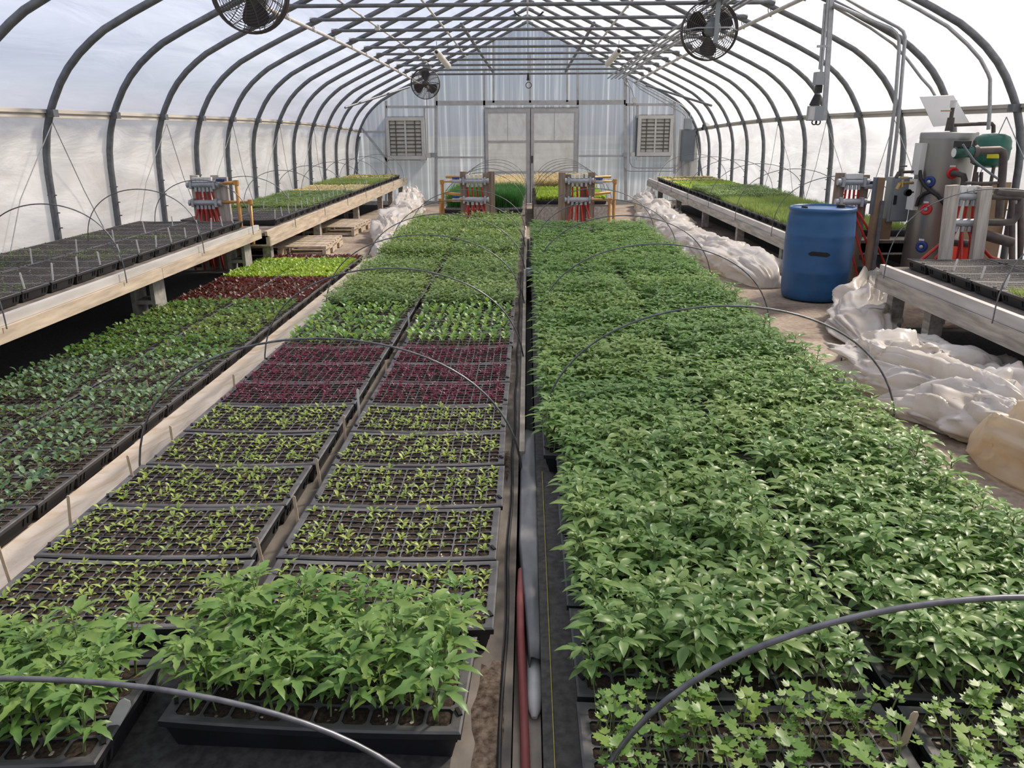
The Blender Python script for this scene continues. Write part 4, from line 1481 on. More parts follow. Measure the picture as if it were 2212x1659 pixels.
for px, py, m_ in ((2008, 393, 'valve_blue'), (2001, 452, 'ring_red'), (1991, 533, 'valve_blue'), (2058, 374, 'ring_red')):
    p, nr = on_tank(px, py)
    mb = MB()
    mb.lathe([(0.050, 0.0), (0.050, 0.010), (0.042, 0.016), (0.018, 0.016), (0.018, 0.0)], p, 28, 0, facing(nr))
    pr_ = world(t, mb, 'port_ring', m_)
    mb = MB()
    mb.lathe([(0.017, 0.0), (0.017, 0.02), (0.0, 0.022)], p, 16, 0, facing(nr))
    world(t, mb, 'port_plug', 'manifold_grey').parent = pr_
    if px != 2008:
        q, n2 = on_tank(px, py - 15)
        mb = MB()
        rt = facing(n2)
        mb.box(q + n2 * 0.002, (0.045, 0.016, 0.003), 0, Matrix((Vector((0, 0, 1)).cross(n2), Vector((0, 0, 1)), n2)).transposed())
        world(t, mb, 'port_label', 'cap_white').parent = pr_
for (x0, y0, x1, y1) in ((1979, 310, 1993, 376), (1967, 388, 1982, 452)):
    p, nr = on_tank((x0 + x1) / 2 + 4, (y0 + y1) / 2)
    h = abs(at(0, y0, YH).z - at(0, y1, YH).z)
    sd = Vector((0, 0, 1)).cross(nr)
    mb = MB()
    mb.box(p + nr * 0.02, (0.105, h, 0.05), 0, Matrix((sd, Vector((0, 0, 1)), nr)).transposed())
    world(t, mb, 'element_cover', 'cover_white')
for py, ln in ((371, 30), (395, 28)):
    p = at(1972, py, YH - 0.12)
    q = at(1972 - ln, py + 1, YH - 0.2)
    mb = MB()
    mb.tube([p, q], 0.012, 8)
    mb.tube([q + Vector((0.02, 0, 0.03)), q + Vector((0.02, 0, -0.03))], 0.012, 8)
    mb.tube([q, q + Vector((-0.02, 0, -0.05))], 0.016, 8)
    mb.box(q + Vector((0.03, 0, 0.05)), (0.06, 0.014, 0.012))
    world(t, mb, 'drain_tap', 'brass' if py > 380 else 'iron_pipe')
p = at(1961, 416, YH - 0.15)
mb = MB()
mb.lathe([(0.032, -0.012), (0.032, 0.012), (0.0, 0.013)], p, 20, 0, Matrix.Rotation(R(90), 3, 'X'))
mb.lathe([(0.026, 0.0), (0.0, 0.0)], p + Vector((0, -0.016, 0)), 20, 1, Matrix.Rotation(R(90), 3, 'X'))
mb.tube([p, p + Vector((0.07, 0.05, 0))], 0.008, 6)
world(t, mb, 'pressure_gauge', ['rubber_black', 'cap_white'])
mb = MB()
mb.tube([on_tank(*q)[0] + on_tank(*q)[1] * 0.03 for q in ((1993, 368), (1994, 385), (2001, 400), (2012, 412), (2026, 422), (2036, 437), (2044, 452))], 0.016, 8)
world(t, mb, 'cable', 'rubber_black')
mb = MB()
mb.tube([on_tank(*q)[0] + on_tank(*q)[1] * 0.03 for q in ((1985, 445), (1990, 428), (2000, 418), (2012, 414))], 0.015, 8)
world(t, mb, 'cable', 'rubber_black')
p, nr = on_tank(2058, 374)
mb = MB()
e = p + nr * 0.10
mb.tube([p, e, e + Vector((0.05, -0.01, -0.012)), e + Vector((0.065, -0.01, -0.05)), e + Vector((0.065, -0.01, -0.12))], 0.026, 12)
world(t, mb, 'elbow_pipe', 'iron_pipe')
mb = MB()
mb.tube([e + Vector((0.065, -0.01, -0.10)), e + Vector((0.065, -0.01, -0.20))], 0.034, 10)
world(t, mb, 'union', 'brass')
mb = MB()
p = at(2050, 283, YH - 0.05)
mb.tube([p, p + Vector((0, 0, 0.11))], [0.035, 0.028], 12)
mb.tube([p + Vector((0, 0, 0.1)), p + Vector((0, 0, 0.2))], 0.016, 10)
mb.box(p + Vector((-0.05, 0, 0.165)), (0.09, 0.018, 0.01), 1)
world(t, mb, 'relief_valve', ['iron_pipe', 'brass'])
mb = MB()
mb.tube([p + Vector((0, 0, 0.19)), p + Vector((0, 0, 0.25))], [0.024, 0.028], 12)
world(t, mb, 'air_vent', 'cap_white')
mb = MB()
pts = [at(*q, YH - 0.02) for q in ((2056, 270), (2100, 268), (2142, 267), (2146, 272), (2146, 287))]
mb.tube(pts, 0.017, 10)
world(t, mb, 'top_pipe', 'iron_pipe')

a, b, c, d = [at(*q, y) for q, y in (((1987, 209), YH + 0.30), ((2060, 206), YH + 0.30), ((2095, 266), YH + 0.16), ((2017, 274), YH + 0.16))]
mb = MB()
th = Vector((0, 0.012, 0.004))
mb.add([a, b, c, d, a + th, b + th, c + th, d + th], [(3, 2, 1, 0), (4, 5, 6, 7), (0, 1, 5, 4), (1, 2, 6, 5), (2, 3, 7, 6), (3, 0, 4, 7)])
tag(mb.build('leaning_panel', 'panel_white'), 'pale square panel tilted on top of the steel water heater', 'panel')

# expansion tank, pump and pipework
YT = 6.72
xa, xb = at(2102, 330, YT).x, at(2177, 330, YT).x
ce = (xa + xb) / 2
re = (xb - xa) / 2
z0, z1 = at(2140, 363, YT).z, at(2140, 288, YT).z
t = thing('expansion_tank', 'round dark green expansion tank with a yellow sticker beside the steel heater', 'tank', (ce, YT, 0))
mb = MB()
h = z1 - z0
mb.lathe([(0.0, z0), (re * 0.55, z0 + h * 0.03), (re * 0.86, z0 + h * 0.12), (re * 0.99, z0 + h * 0.26), (re, z0 + h * 0.52), (re * 1.03, z0 + h * 0.55), (re * 1.03, z0 + h * 0.60), (re, z0 + h * 0.63),
          (re * 0.98, z0 + h * 0.78), (re * 0.86, z0 + h * 0.90), (re * 0.55, z0 + h * 0.98), (0.0, z1)], (0, 0, 0), 40)
mb.build('shell', 'tank_green', t)
mb = MB()
for i in range(6):
    pass
vs = []
for i in range(7):
    a = R(-128) + R(36) * i / 6
    for z in (z0 + h * 0.30, z0 + h * 0.44):
        vs.append((re * 1.006 * math.cos(a), re * 1.006 * math.sin(a), z))
mb.add(vs, [(2 * i, 2 * i + 2, 2 * i + 3, 2 * i + 1) for i in range(6)], 0, True)
mb.build('sticker', 'label_yellow', t)
for a in (R(30), R(150), R(270)):
    mb = MB()
    mb.tube([(re * 0.6 * math.cos(a), re * 0.6 * math.sin(a), z0 + h * 0.1), (re * 0.6 * math.cos(a), re * 0.6 * math.sin(a), 0)], 0.014, 8)
    mb.build('leg', 'iron_pipe', t)

YP = 6.40
p, q = at(2061, 330, YP), at(2104, 328, YP)
t = thing('circulator_pump', 'small green circulator pump with black box in front of the green tank', 'pump', (q.x, q.y, q.z))
d = q - p
mb = MB()
mb.tube([p, p + d * 0.05, p + d * 0.55, p + d * 0.6, q], [0.038, 0.046, 0.046, 0.038, 0.05], 20)
mo = world(t, mb, 'motor', 'pump_green')
mb = MB()
mb.tube([p - d * 0.03, p + d * 0.01], 0.034, 20)
world(t, mb, 'name_plate', 'cap_white').parent = mo
mb = MB()
mb.box(p + d * 0.35 + Vector((0, 0, 0.062)), (0.10, 0.07, 0.05))
world(t, mb, 'terminal_box', 'rubber_black').parent = mo
mb = MB()
mb.tube([q - d * 0.1, q + d * 0.12], 0.055, 8)
for s in (-1, 1):
    mb.tube([q + Vector((0, 0, s * 0.045)), q + Vector((0, 0, s * 0.085))], 0.014, 8)
world(t, mb, 'flange', 'iron_pipe')
mb = MB()
pts = [at(*k, YP) for k in ((2106, 326), (2130, 325), (2158, 324), (2166, 328), (2168, 336), (2165, 380), (2161, 430), (2158, 470))]
mb.tube(pts, 0.030, 12)
world(t, mb, 'riser_pipe', 'iron_pipe')
mb = MB()
pts = [at(*k, YP - 0.08) for k in ((2080, 312), (2088, 325), (2105, 348), (2130, 368), (2155, 386))]
mb.tube(pts, 0.009, 8)
world(t, mb, 'power_cable', 'box_dark')
mb = MB()
mb.tube([at(*k, YP) for k in ((2085, 395), (2120, 396), (2158, 395))], 0.012, 8)
world(t, mb, 'cross_pipe', 'iron_pipe')
for x in (2110, 2120):
    mb = MB()
    mb.tube([at(x, 372, YP + 0.1), at(x - 6, 470, YP + 0.1)], 0.014, 8)
    world(t, mb, 'drop_pipe', 'iron_pipe')

# plywood boards behind the pipework
t = thing('plywood_screen', 'brown plywood boards standing behind the iron pipes near the green tank', 'board', at(2185, 560, 6.5))
for xa_, xb_, ytop, dy in ((3.72, 4.02, 394, 0.16), (3.64, 3.78, 442, 0.10)):
    mb = MB()
    mb.span((xa_, 6.5 + dy, 0), (xb_, 6.52 + dy, at(2160, ytop, 6.5 + dy).z))
    world(t, mb, 'board', 'plywood')
for x in (2186, 2205):
    mb = MB()
    a, b = at(x, 575, 6.6), at(x, 430, 6.6)
    mb.tube([a, b], 0.025, 8)
    world(t, mb, 'pipe', 'iron_pipe')

# electrical cabinet on its timber post
YQ = 7.35
a, b = at(1915, 479, YQ), at(1972, 383, YQ)
t = thing('electrical_cabinet', 'mid grey metal electrical cabinet between the timber post and the water heater', 'electrical cabinet', (a.x, YQ, a.z))
mb = MB()
mb.span((a.x, YQ, a.z), (b.x, YQ + 0.12, b.z))
world(t, mb, 'case', 'box_grey')
mb = MB()
mb.span((a.x + 0.02, YQ - 0.012, a.z + 0.012), (b.x, YQ, b.z - 0.012))
dr_ = world(t, mb, 'door', 'box_grey')
mb = MB()
mb.span((a.x + 0.03, YQ - 0.03, (a.z + b.z) / 2 - 0.04), (a.x + 0.05, YQ - 0.012, (a.z + b.z) / 2 + 0.04))
world(t, mb, 'latch', 'rubber_black').parent = dr_
YQ = 7.28
t = thing('timber_post', 'brown plywood-faced timber post carrying the grey cabinet, right of the drum manifold', 'post', (at(1895, 590, YQ).x, YQ, 0))
t['label'] = 'brown plywood-faced timber post carrying the grey electrical cabinet'
mb = MB()
a, b = at(1892, 590, YQ), at(1908, 384, YQ)
mb.span((at(1898, 400, YQ).x, YQ, 0), (at(1911, 400, YQ).x, YQ + 0.09, b.z))
world(t, mb, 'post', 'plywood')
mb = MB()
x = at(1899, 500, YQ).x
mb.span((x - 0.03, YQ - 0.03, 0), (x, YQ + 0.06, at(0, 440, YQ).z))
world(t, mb, 'steel_channel', 'steel')
mb = MB()
x = at(1887, 450, YQ).x
mb.span((x, YQ + 0.03, at(0, 470, YQ).z), (x + 0.035, YQ + 0.09, b.z))
world(t, mb, 'strut', 'box_dark')
mb = MB()
mb.span((at(1905, 500, YQ).x, YQ + 0.10, at(0, 525, YQ).z), (at(1935, 500, YQ).x, YQ + 0.12, at(0, 480, YQ).z))
world(t, mb, 'backing', 'plywood')

# conduits up to the roof
YK = 7.70
pipe_thing('roof_conduit', 'inner one of two tall conduits rising from the grey cabinet and bending along the arch', 'conduit',
           [at(*q, YK) for q in ((1800, 9), (1870, 40), (1924, 62), (1936, 72), (1942, 86), (1942, 108), (1934, 220), (1924, 300), (1914, 390))], 0.017, 'conduit', 'tall conduits above the cabinet')
pipe_thing('roof_conduit', 'outer one of two tall conduits rising from the grey cabinet and bending along the arch', 'conduit',
           [at(*q, YK) for q in ((1828, -4), (1880, 27), (1940, 58), (1951, 68), (1955, 80), (1953, 108), (1944, 220), (1936, 300), (1924, 388))], 0.017, 'conduit', 'tall conduits above the cabinet')
pipe_thing('roof_conduit', 'thin conduit clipped below the arch behind the cabinet conduits', 'conduit',
           [at(*q, YK + 0.05) for q in ((1800, 14), (1835, 34), (1880, 60), (1930, 95), (1960, 128), (1990, 168), (2010, 190), (2020, 207))], 0.013, 'conduit', 'tall conduits above the cabinet')
pipe_thing('roof_conduit', 'thin conduit following the big arch down to the green expansion tank', 'conduit',
           [at(*q, 6.72) for q in ((1940, -4), (1985, 20), (2047, 57), (2090, 96), (2118, 128), (2134, 158), (2139, 172), (2138, 236), (2135, 280))], 0.015, 'conduit', 'tall conduits above the cabinet')

# hanging controls
YU = 7.78
t = thing('hanging_control_station', 'grey switch boxes hung on a steel strut from the roof above the barrel', 'control box', at(1776, 155, YU))
mb = MB()
p, q = at(1797, -12, YU), at(1780, 260, YU)
mb.beam(p, q, 0.042, 0.03, 0, (0, 1, 0))
world(t, mb, 'strut', 'conduit')
mb = MB()
mb.tube([at(1789, -10, YU - 0.03), at(1774, 158, YU - 0.03)], 0.014, 8)
mb.tube([at(1782, 8, YU - 0.03), at(1770, 150, YU - 0.03)], 0.010, 8)
for py in (100,):
    c = at(1777, py, YU - 0.03)
    mb.box(c, (0.10, 0.02, 0.02))
world(t, mb, 'conduit', 'conduit')
for (x0, y0, x1, y1), m_, nm in (((1757, 156, 1777, 184), 'box_grey', 'upper_box'), ((1743, 229, 1776, 261), 'box_grey', 'lower_box')):
    a, b = at(x0, y1, YU - 0.06), at(x1, y0, YU - 0.06)
    mb = MB()
    mb.span((a.x, YU - 0.12, a.z), (b.x, YU - 0.03, b.z))
    world(t, mb, nm, m_)
a, b = at(1746, 259, YU - 0.13), at(1759, 231, YU - 0.13)
mb = MB()
mb.span((a.x, YU - 0.16, a.z), (b.x, YU - 0.121, b.z))
world(t, mb, 'pale_cover', 'box_pale')
a, b = at(1761, 206, YU - 0.06), at(1775, 184, YU - 0.06)
mb = MB()
mb.span((a.x, YU - 0.09, a.z + 0.02), (b.x, YU - 0.03, b.z))
c = at(1765, 217, YU - 0.06)
mb.tube([c + Vector((0, 0, 0.05)), c - Vector((0.02, 0, 0.05))], [0.03, 0.05], 10)
world(t, mb, 'relay', 'rubber_black')
mb = MB()
for x in (1759, 1767):
    mb.ring(at(x, 264, YU - 0.07), 0.022, 0.006, Matrix.Rotation(R(90), 3, 'X'), 18, 6)
world(t, mb, 'cable_gland', 'rubber_black')
# ================================================================== PLANTS
def leaf(mb, b, az, el, L, Wd, prof, droop=0.5, fold=0.25, roll=0.0, mi=0):
    """A folded, arching blade; prof gives the half width along it."""
    n = len(prof) - 1
    sx, sy = -math.sin(az), math.cos(az)
    p = Vector(b)
    vs = []
    for i in range(n + 1):
        t = i / n
        e = el - droop * t
        d = Vector((math.cos(az) * math.cos(e), math.sin(az) * math.cos(e), math.sin(e)))
        s = Vector((sx, sy, 0))
        nr = s.cross(d) * -1
        if roll:
            s = s * math.cos(roll) + nr * math.sin(roll)
            nr = s.cross(d) * -1
        w = prof[i] * Wd * 0.5
        up = nr * (math.sin(fold) * w)
        sd = s * (math.cos(fold) * w)
        vs += [p - sd + up, p.copy(), p + sd + up]
        p = p + d * (L / n)
    fs = []
    for i in range(n):
        a = i * 3
        fs += [(a, a + 1, a + 4, a + 3), (a + 1, a + 2, a + 5, a + 4)]
    mb.add(vs, fs, mi, True)
    return p


LANCE = [0.08, 0.66, 1.0, 0.84, 0.46, 0.02]
LOBED = [0.10, 0.95, 0.70, 0.92, 0.56, 0.56, 0.26, 0.02]
ROUND = [0.12, 0.70, 1.0, 1.0, 0.72, 0.15]
OBL = [0.25, 0.50, 0.85, 1.0, 0.70, 0.08]
NARROW = [0.3, 0.9, 1.0, 0.7, 0.05]


def stem(mb, a, b, r0, r1, mi=1, n=4, bend=None):
    a, b = Vector(a), Vector(b)
    m_ = (a + b) / 2 + (bend if bend else Vector((0, 0, 0)))
    mb.tube([a, m_, b], [r0, (r0 + r1) / 2, r1], n, mi, False)


def p_tomato(rnd, h=0.17, size=1.0, prof=LOBED, nl=6):
    mb = MB()
    lean = Vector((rnd.uniform(-0.02, 0.02), rnd.uniform(-0.02, 0.02), 0))
    stem(mb, (0, 0, -0.01), (lean.x, lean.y, h), 0.0026, 0.0014, 1, 4, lean * 0.3)
    a0 = rnd.uniform(0, 6.28)
    for i in range(nl):
        t = 0.42 + 0.58 * i / (nl - 1)
        z = h * t
        c = lean * t + Vector((0, 0, z))
        az = a0 + i * 2.4 + rnd.uniform(-0.3, 0.3)
        grow = (0.70 + 0.5 * math.sin(PI * min(1, 0.2 + 0.75 * i / (nl - 1)))) * size
        if i == nl - 1:
            grow *= 0.7
        rl = 0.042 * grow
        el = 0.30 + 0.6 * t * rnd.uniform(0.5, 1.0)
        d = Vector((math.cos(az) * math.cos(el), math.sin(az) * math.cos(el), math.sin(el)))
        e = c + d * rl
        mb.tube([c, (c + e) / 2 + Vector((0, 0, 0.002)), e], 0.0009, 3, 1, False)
        leaf(mb, e, az, el - 0.35, 0.064 * grow, 0.027 * grow, prof, 0.75, 0.28, rnd.uniform(-0.25, 0.25))
        for s in (-1, 1):
            leaf(mb, c + d * rl * 0.80, az + s * rnd.uniform(0.8, 1.2), el - 0.3, 0.046 * grow, 0.019 * grow, prof, 0.8, 0.25, s * rnd.uniform(0.0, 0.35))
        if i % 2 == 0:
            s = rnd.choice((-1, 1))
            leaf(mb, c + d * rl * 0.4, az + s * 1.2, el - 0.2, 0.024 * grow, 0.015 * grow, LANCE, 0.7, 0.2, 0)
    for i in range(2):
        leaf(mb, lean + Vector((0, 0, h)), a0 + 3.0 * i, 0.9, 0.026 * size, 0.012 * size, LANCE, 0.5, 0.4)
    for i in range(2):                                   # old seed leaves low on the stem
        leaf(mb, lean * 0.3 + Vector((0, 0, h * 0.32)), a0 + PI * i + 0.7, 0.1, 0.030, 0.010, LANCE, 0.7, 0.1)
    return mb


def p_parsley(rnd):
    mb = MB()
    for i in range(rnd.randint(2, 3)):
        az = rnd.uniform(0, 6.28)
        h = rnd.uniform(0.045, 0.105)
        e = Vector((math.cos(az) * h * 0.42, math.sin(az) * h * 0.42, h))
        stem(mb, (0, 0, -0.005), e, 0.0013, 0.0009, 1, 3, Vector((math.cos(az), math.sin(az), 0)) * -0.006)
        k = rnd.uniform(0.75, 1.2)
        for s in (-1, 0, 1):
            a = az + s * 1.45
            c = e + Vector((math.cos(a), math.sin(a), 0.1)) * 0.004
            n = 8
            rad = 0.0150 * k * (1.15 if s == 0 else 0.9)
            tilt = rnd.uniform(-0.05, 0.40)
            vs = [c]
            fs = []
            for j in range(n + 1):
                b = a + (j / n - 0.5) * 2.3
                rr = rad * (1.0 if j % 2 else 0.72) * (1.05 - 0.25 * abs(j / n - 0.5) * 2)
                vs.append(c + Vector((math.cos(b) * rr, math.sin(b) * rr, rr * tilt - 0.25 * rr * abs(j / n - 0.5) + (0.0015 if j % 2 else 0))))
            for j in range(n):
                fs.append((0, j + 1, j + 2))
            mb.add(vs, fs, 0, True)
    return mb


def p_sprout(rnd, k=1.0):
    mb = MB()
    n = rnd.randint(4, 6)
    a0 = rnd.uniform(0, 6.28)
    h = rnd.uniform(0.006, 0.014)
    stem(mb, (0, 0, -0.003), (0, 0, h), 0.0012, 0.001, 1, 3)
    for i in range(n):
        g = rnd.uniform(0.7, 1.15) * k
        leaf(mb, (0, 0, h), a0 + i * 2.25, rnd.uniform(0.45, 1.15), 0.024 * g, 0.0080 * g, OBL, rnd.uniform(0.6, 1.1), 0.25)
    return mb


def p_red(rnd):
    mb = MB()
    for j in range(rnd.randint(1, 3)):
        ox, oy = rnd.uniform(-0.006, 0.006), rnd.uniform(-0.006, 0.006)
        h = rnd.uniform(0.014, 0.030)
        e = Vector((ox + rnd.uniform(-0.008, 0.008), oy + rnd.uniform(-0.008, 0.008), h))
        stem(mb, (ox, oy, -0.004), e, 0.0012, 0.0009, 1, 3)
        a0 = rnd.uniform(0, 6.28)
        for i in range(3 if j else 4):
            leaf(mb, e, a0 + i * 1.9, rnd.uniform(0.2, 0.9), rnd.uniform(0.014, 0.024), 0.0062, NARROW, 0.8, 0.25)
    return mb


def p_brassica(rnd, h=0.055, k=1.0, n=4):
    mb = MB()
    lean = Vector((rnd.uniform(-0.012, 0.012), rnd.uniform(-0.012, 0.012), 0))
    stem(mb, (0, 0, -0.005), (lean.x, lean.y, h * 0.55), 0.0015, 0.0013, 1, 3)
    a0 = rnd.uniform(0, 6.28)
    for i in range(n):
        az = a0 + i * 2.3
        t = 0.35 + 0.65 * i / max(1, n - 1)
        c = lean * t + Vector((0, 0, h * 0.55 * t))
        el = rnd.uniform(0.55, 1.25)
        pl = rnd.uniform(0.010, 0.026) * k
        d = Vector((math.cos(az) * math.cos(el), math.sin(az) * math.cos(el), math.sin(el)))
        e = c + d * pl
        mb.tube([c, e], 0.0009, 3, 1, False)
        g = rnd.uniform(0.75, 1.15) * k
        leaf(mb, e, az, el - 0.05, 0.032 * g, 0.023 * g, ROUND, rnd.uniform(0.5, 1.0), 0.25, rnd.uniform(-0.3, 0.3))
    return mb


def p_herb(rnd, h=0.075, k=1.0):
    mb = MB()
    lean = Vector((rnd.uniform(-0.015, 0.015), rnd.uniform(-0.015, 0.015), 0))
    stem(mb, (0, 0, -0.005), (lean.x, lean.y, h), 0.0014, 0.0009, 1, 3)
    a0 = rnd.uniform(0, 6.28)
    for i in range(9):
        t = 0.45 + 0.55 * i / 8
        leaf(mb, lean * t + Vector((0, 0, h * t)), a0 + i * 2.4, rnd.uniform(0.1, 0.8), rnd.uniform(0.026, 0.044) * k, 0.0115 * k, LANCE, 0.8, 0.25, rnd.uniform(-0.3, 0.3))
    return mb


def p_rosette(rnd, k=1.0, n=6):
    mb = MB()
    a0 = rnd.uniform(0, 6.28)
    for i in range(n):
        g = rnd.uniform(0.7, 1.2) * k
        leaf(mb, (0, 0, 0), a0 + i * 2.4, rnd.uniform(0.7, 1.35), 0.052 * g, 0.025 * g, OBL, rnd.uniform(0.4, 0.9), 0.25)
    return mb


def p_tuft(rnd, h=0.2, n=9, w=0.0022):
    mb = MB()
    for i in range(n):
        az = rnd.uniform(0, 6.28)
        hh = h * rnd.uniform(0.65, 1.1)
        e0 = rnd.uniform(1.2, 1.5)
        leaf(mb, (rnd.uniform(-0.012, 0.012), rnd.uniform(-0.012, 0.012), 0), az, e0, hh, w, [0.8, 1, 0.9, 0.2], rnd.uniform(0.1, 0.8), 0.0)
    return mb


def p_tiny(rnd):
    mb = MB()
    az = rnd.uniform(0, 6.28)
    h = rnd.uniform(0.014, 0.030)
    e = Vector((math.cos(az) * 0.006, math.sin(az) * 0.006, h))
    stem(mb, (0, 0, -0.003), e, 0.0014, 0.001, 1, 3, Vector((0, 0, 0.004)))
    for s in (0, PI):
        leaf(mb, e, az + s + 0.4, rnd.uniform(-0.2, 0.6), 0.014, 0.008, ROUND, 0.7, 0.2)
    return mb


KINDS = {
    'tomato_front': (lambda r: p_tomato(r, r.uniform(0.11, 0.155), 0.70, LOBED, 9), ['leaf_tomato', 'stem_green'], (10, 5)),
    'tomato': (lambda r: p_tomato(r, r.uniform(0.10, 0.145), 0.60, LOBED if r.random() < 0.3 else LANCE, 10), ['leaf_mass', 'stem_green'], (10, 5)),
    'parsley': (p_parsley, ['leaf_parsley', 'stem_green'], (16, 8)),
    'lettuce': (p_sprout, ['leaf_lettuce', 'stem_green'], (16, 8)),
    'red': (p_red, ['leaf_red', 'stem_red'], (16, 8)),
    'kale': (lambda r: p_brassica(r, r.uniform(0.045, 0.07), 0.85, 5), ['leaf_kale', 'stem_green'], (10, 5)),
    'cabbage': (lambda r: p_brassica(r, r.uniform(0.06, 0.095), 1.0, 4), ['leaf_brassica', 'stem_purple'], (10, 5)),
    'broccoli': (lambda r: p_brassica(r, r.uniform(0.05, 0.085), 1.05, 5), ['leaf_green', 'stem_green'], (10, 5)),
    'wine': (lambda r: p_rosette(r, 0.9, 6), ['leaf_wine', 'stem_red'], (16, 8)),
    'lime': (lambda r: p_rosette(r, 1.05, 7), ['leaf_lime', 'stem_green'], (16, 8)),
    'herb': (lambda r: p_herb(r, r.uniform(0.06, 0.10), 1.05), ['leaf_herb', 'stem_green'], (16, 8)),
    'herb_tall': (lambda r: p_herb(r, r.uniform(0.08, 0.12), 1.25), ['leaf_herb', 'stem_green'], (16, 8)),
    'chive': (lambda r: p_tuft(r, 0.25, 9, 0.0040), ['leaf_chive', 'leaf_chive'], (22, 11)),
    'grass': (lambda r: p_tuft(r, 0.085, 7, 0.0042), ['leaf_grass', 'leaf_grass'], (18, 9)),
    'cream': (lambda r: p_rosette(r, 0.95, 6), ['leaf_cream', 'leaf_cream'], (16, 8)),
    'cream_tall': (lambda r: p_herb(r, r.uniform(0.17, 0.25), 1.5), ['leaf_cream', 'leaf_cream'], (16, 8)),
    'cabbage_pale': (lambda r: p_brassica(r, r.uniform(0.07, 0.105), 1.2, 4), ['leaf_pale', 'stem_purple'], (10, 5)),
    'olive': (lambda r: p_rosette(r, 0.9, 6), ['leaf_olive', 'stem_green'], (16, 8)),
    'tiny': (p_tiny, ['leaf_green', 'stem_green'], (16, 8)),
    'bare': (None, None, (16, 8)),
}
PROTO, BEDS = {}, {}
NV = {'tomato': 12, 'tomato_front': 10, 'lettuce': 10, 'parsley': 8, 'red': 8}


def protos(kind):
    if kind not in PROTO:
        fn, mats, cells = KINDS[kind]
        r = random.Random(hash(kind) % 1 + sum(map(ord, kind)))
        raw = [fn(r) for _ in range(NV.get(kind, 7))]
        PROTO[kind] = (raw, [q.mesh(kind + '_plant', mats) for q in raw])
    return PROTO[kind]


def cell_xy(cells, i, j):
    nx, ny = cells
    return ((i + 0.5) / nx - 0.5) * 0.508, ((j + 0.5) / ny - 0.5) * 0.240


def bed_mesh(kind, var, fill):
    key = (kind, var, fill)
    if key not in BEDS:
        raw, _ = protos(kind)
        fn, mats, cells = KINDS[kind]
        r = random.Random(var * 77 + sum(map(ord, kind)))
        mb = MB()
        for i in range(cells[0]):
            for j in range(cells[1]):
                if r.random() > fill:
                    continue
                x, y = cell_xy(cells, i, j)
                M = Matrix.Translation((x + r.uniform(-0.006, 0.006), y + r.uniform(-0.006, 0.006), 0.052)) @ Matrix.Rotation(r.uniform(0, 6.28), 4, 'Z') @ Matrix.Scale(r.uniform(0.82, 1.15), 4)
                mb.merge(r.choice(raw), M)
        BEDS[key] = mb.mesh(kind + '_bed', mats)
    return BEDS[key]


# ------------------------------------------------------------------ trays
TW, TD, TH = 0.543, 0.271, 0.062
SHELL, SOILM = {}, {}


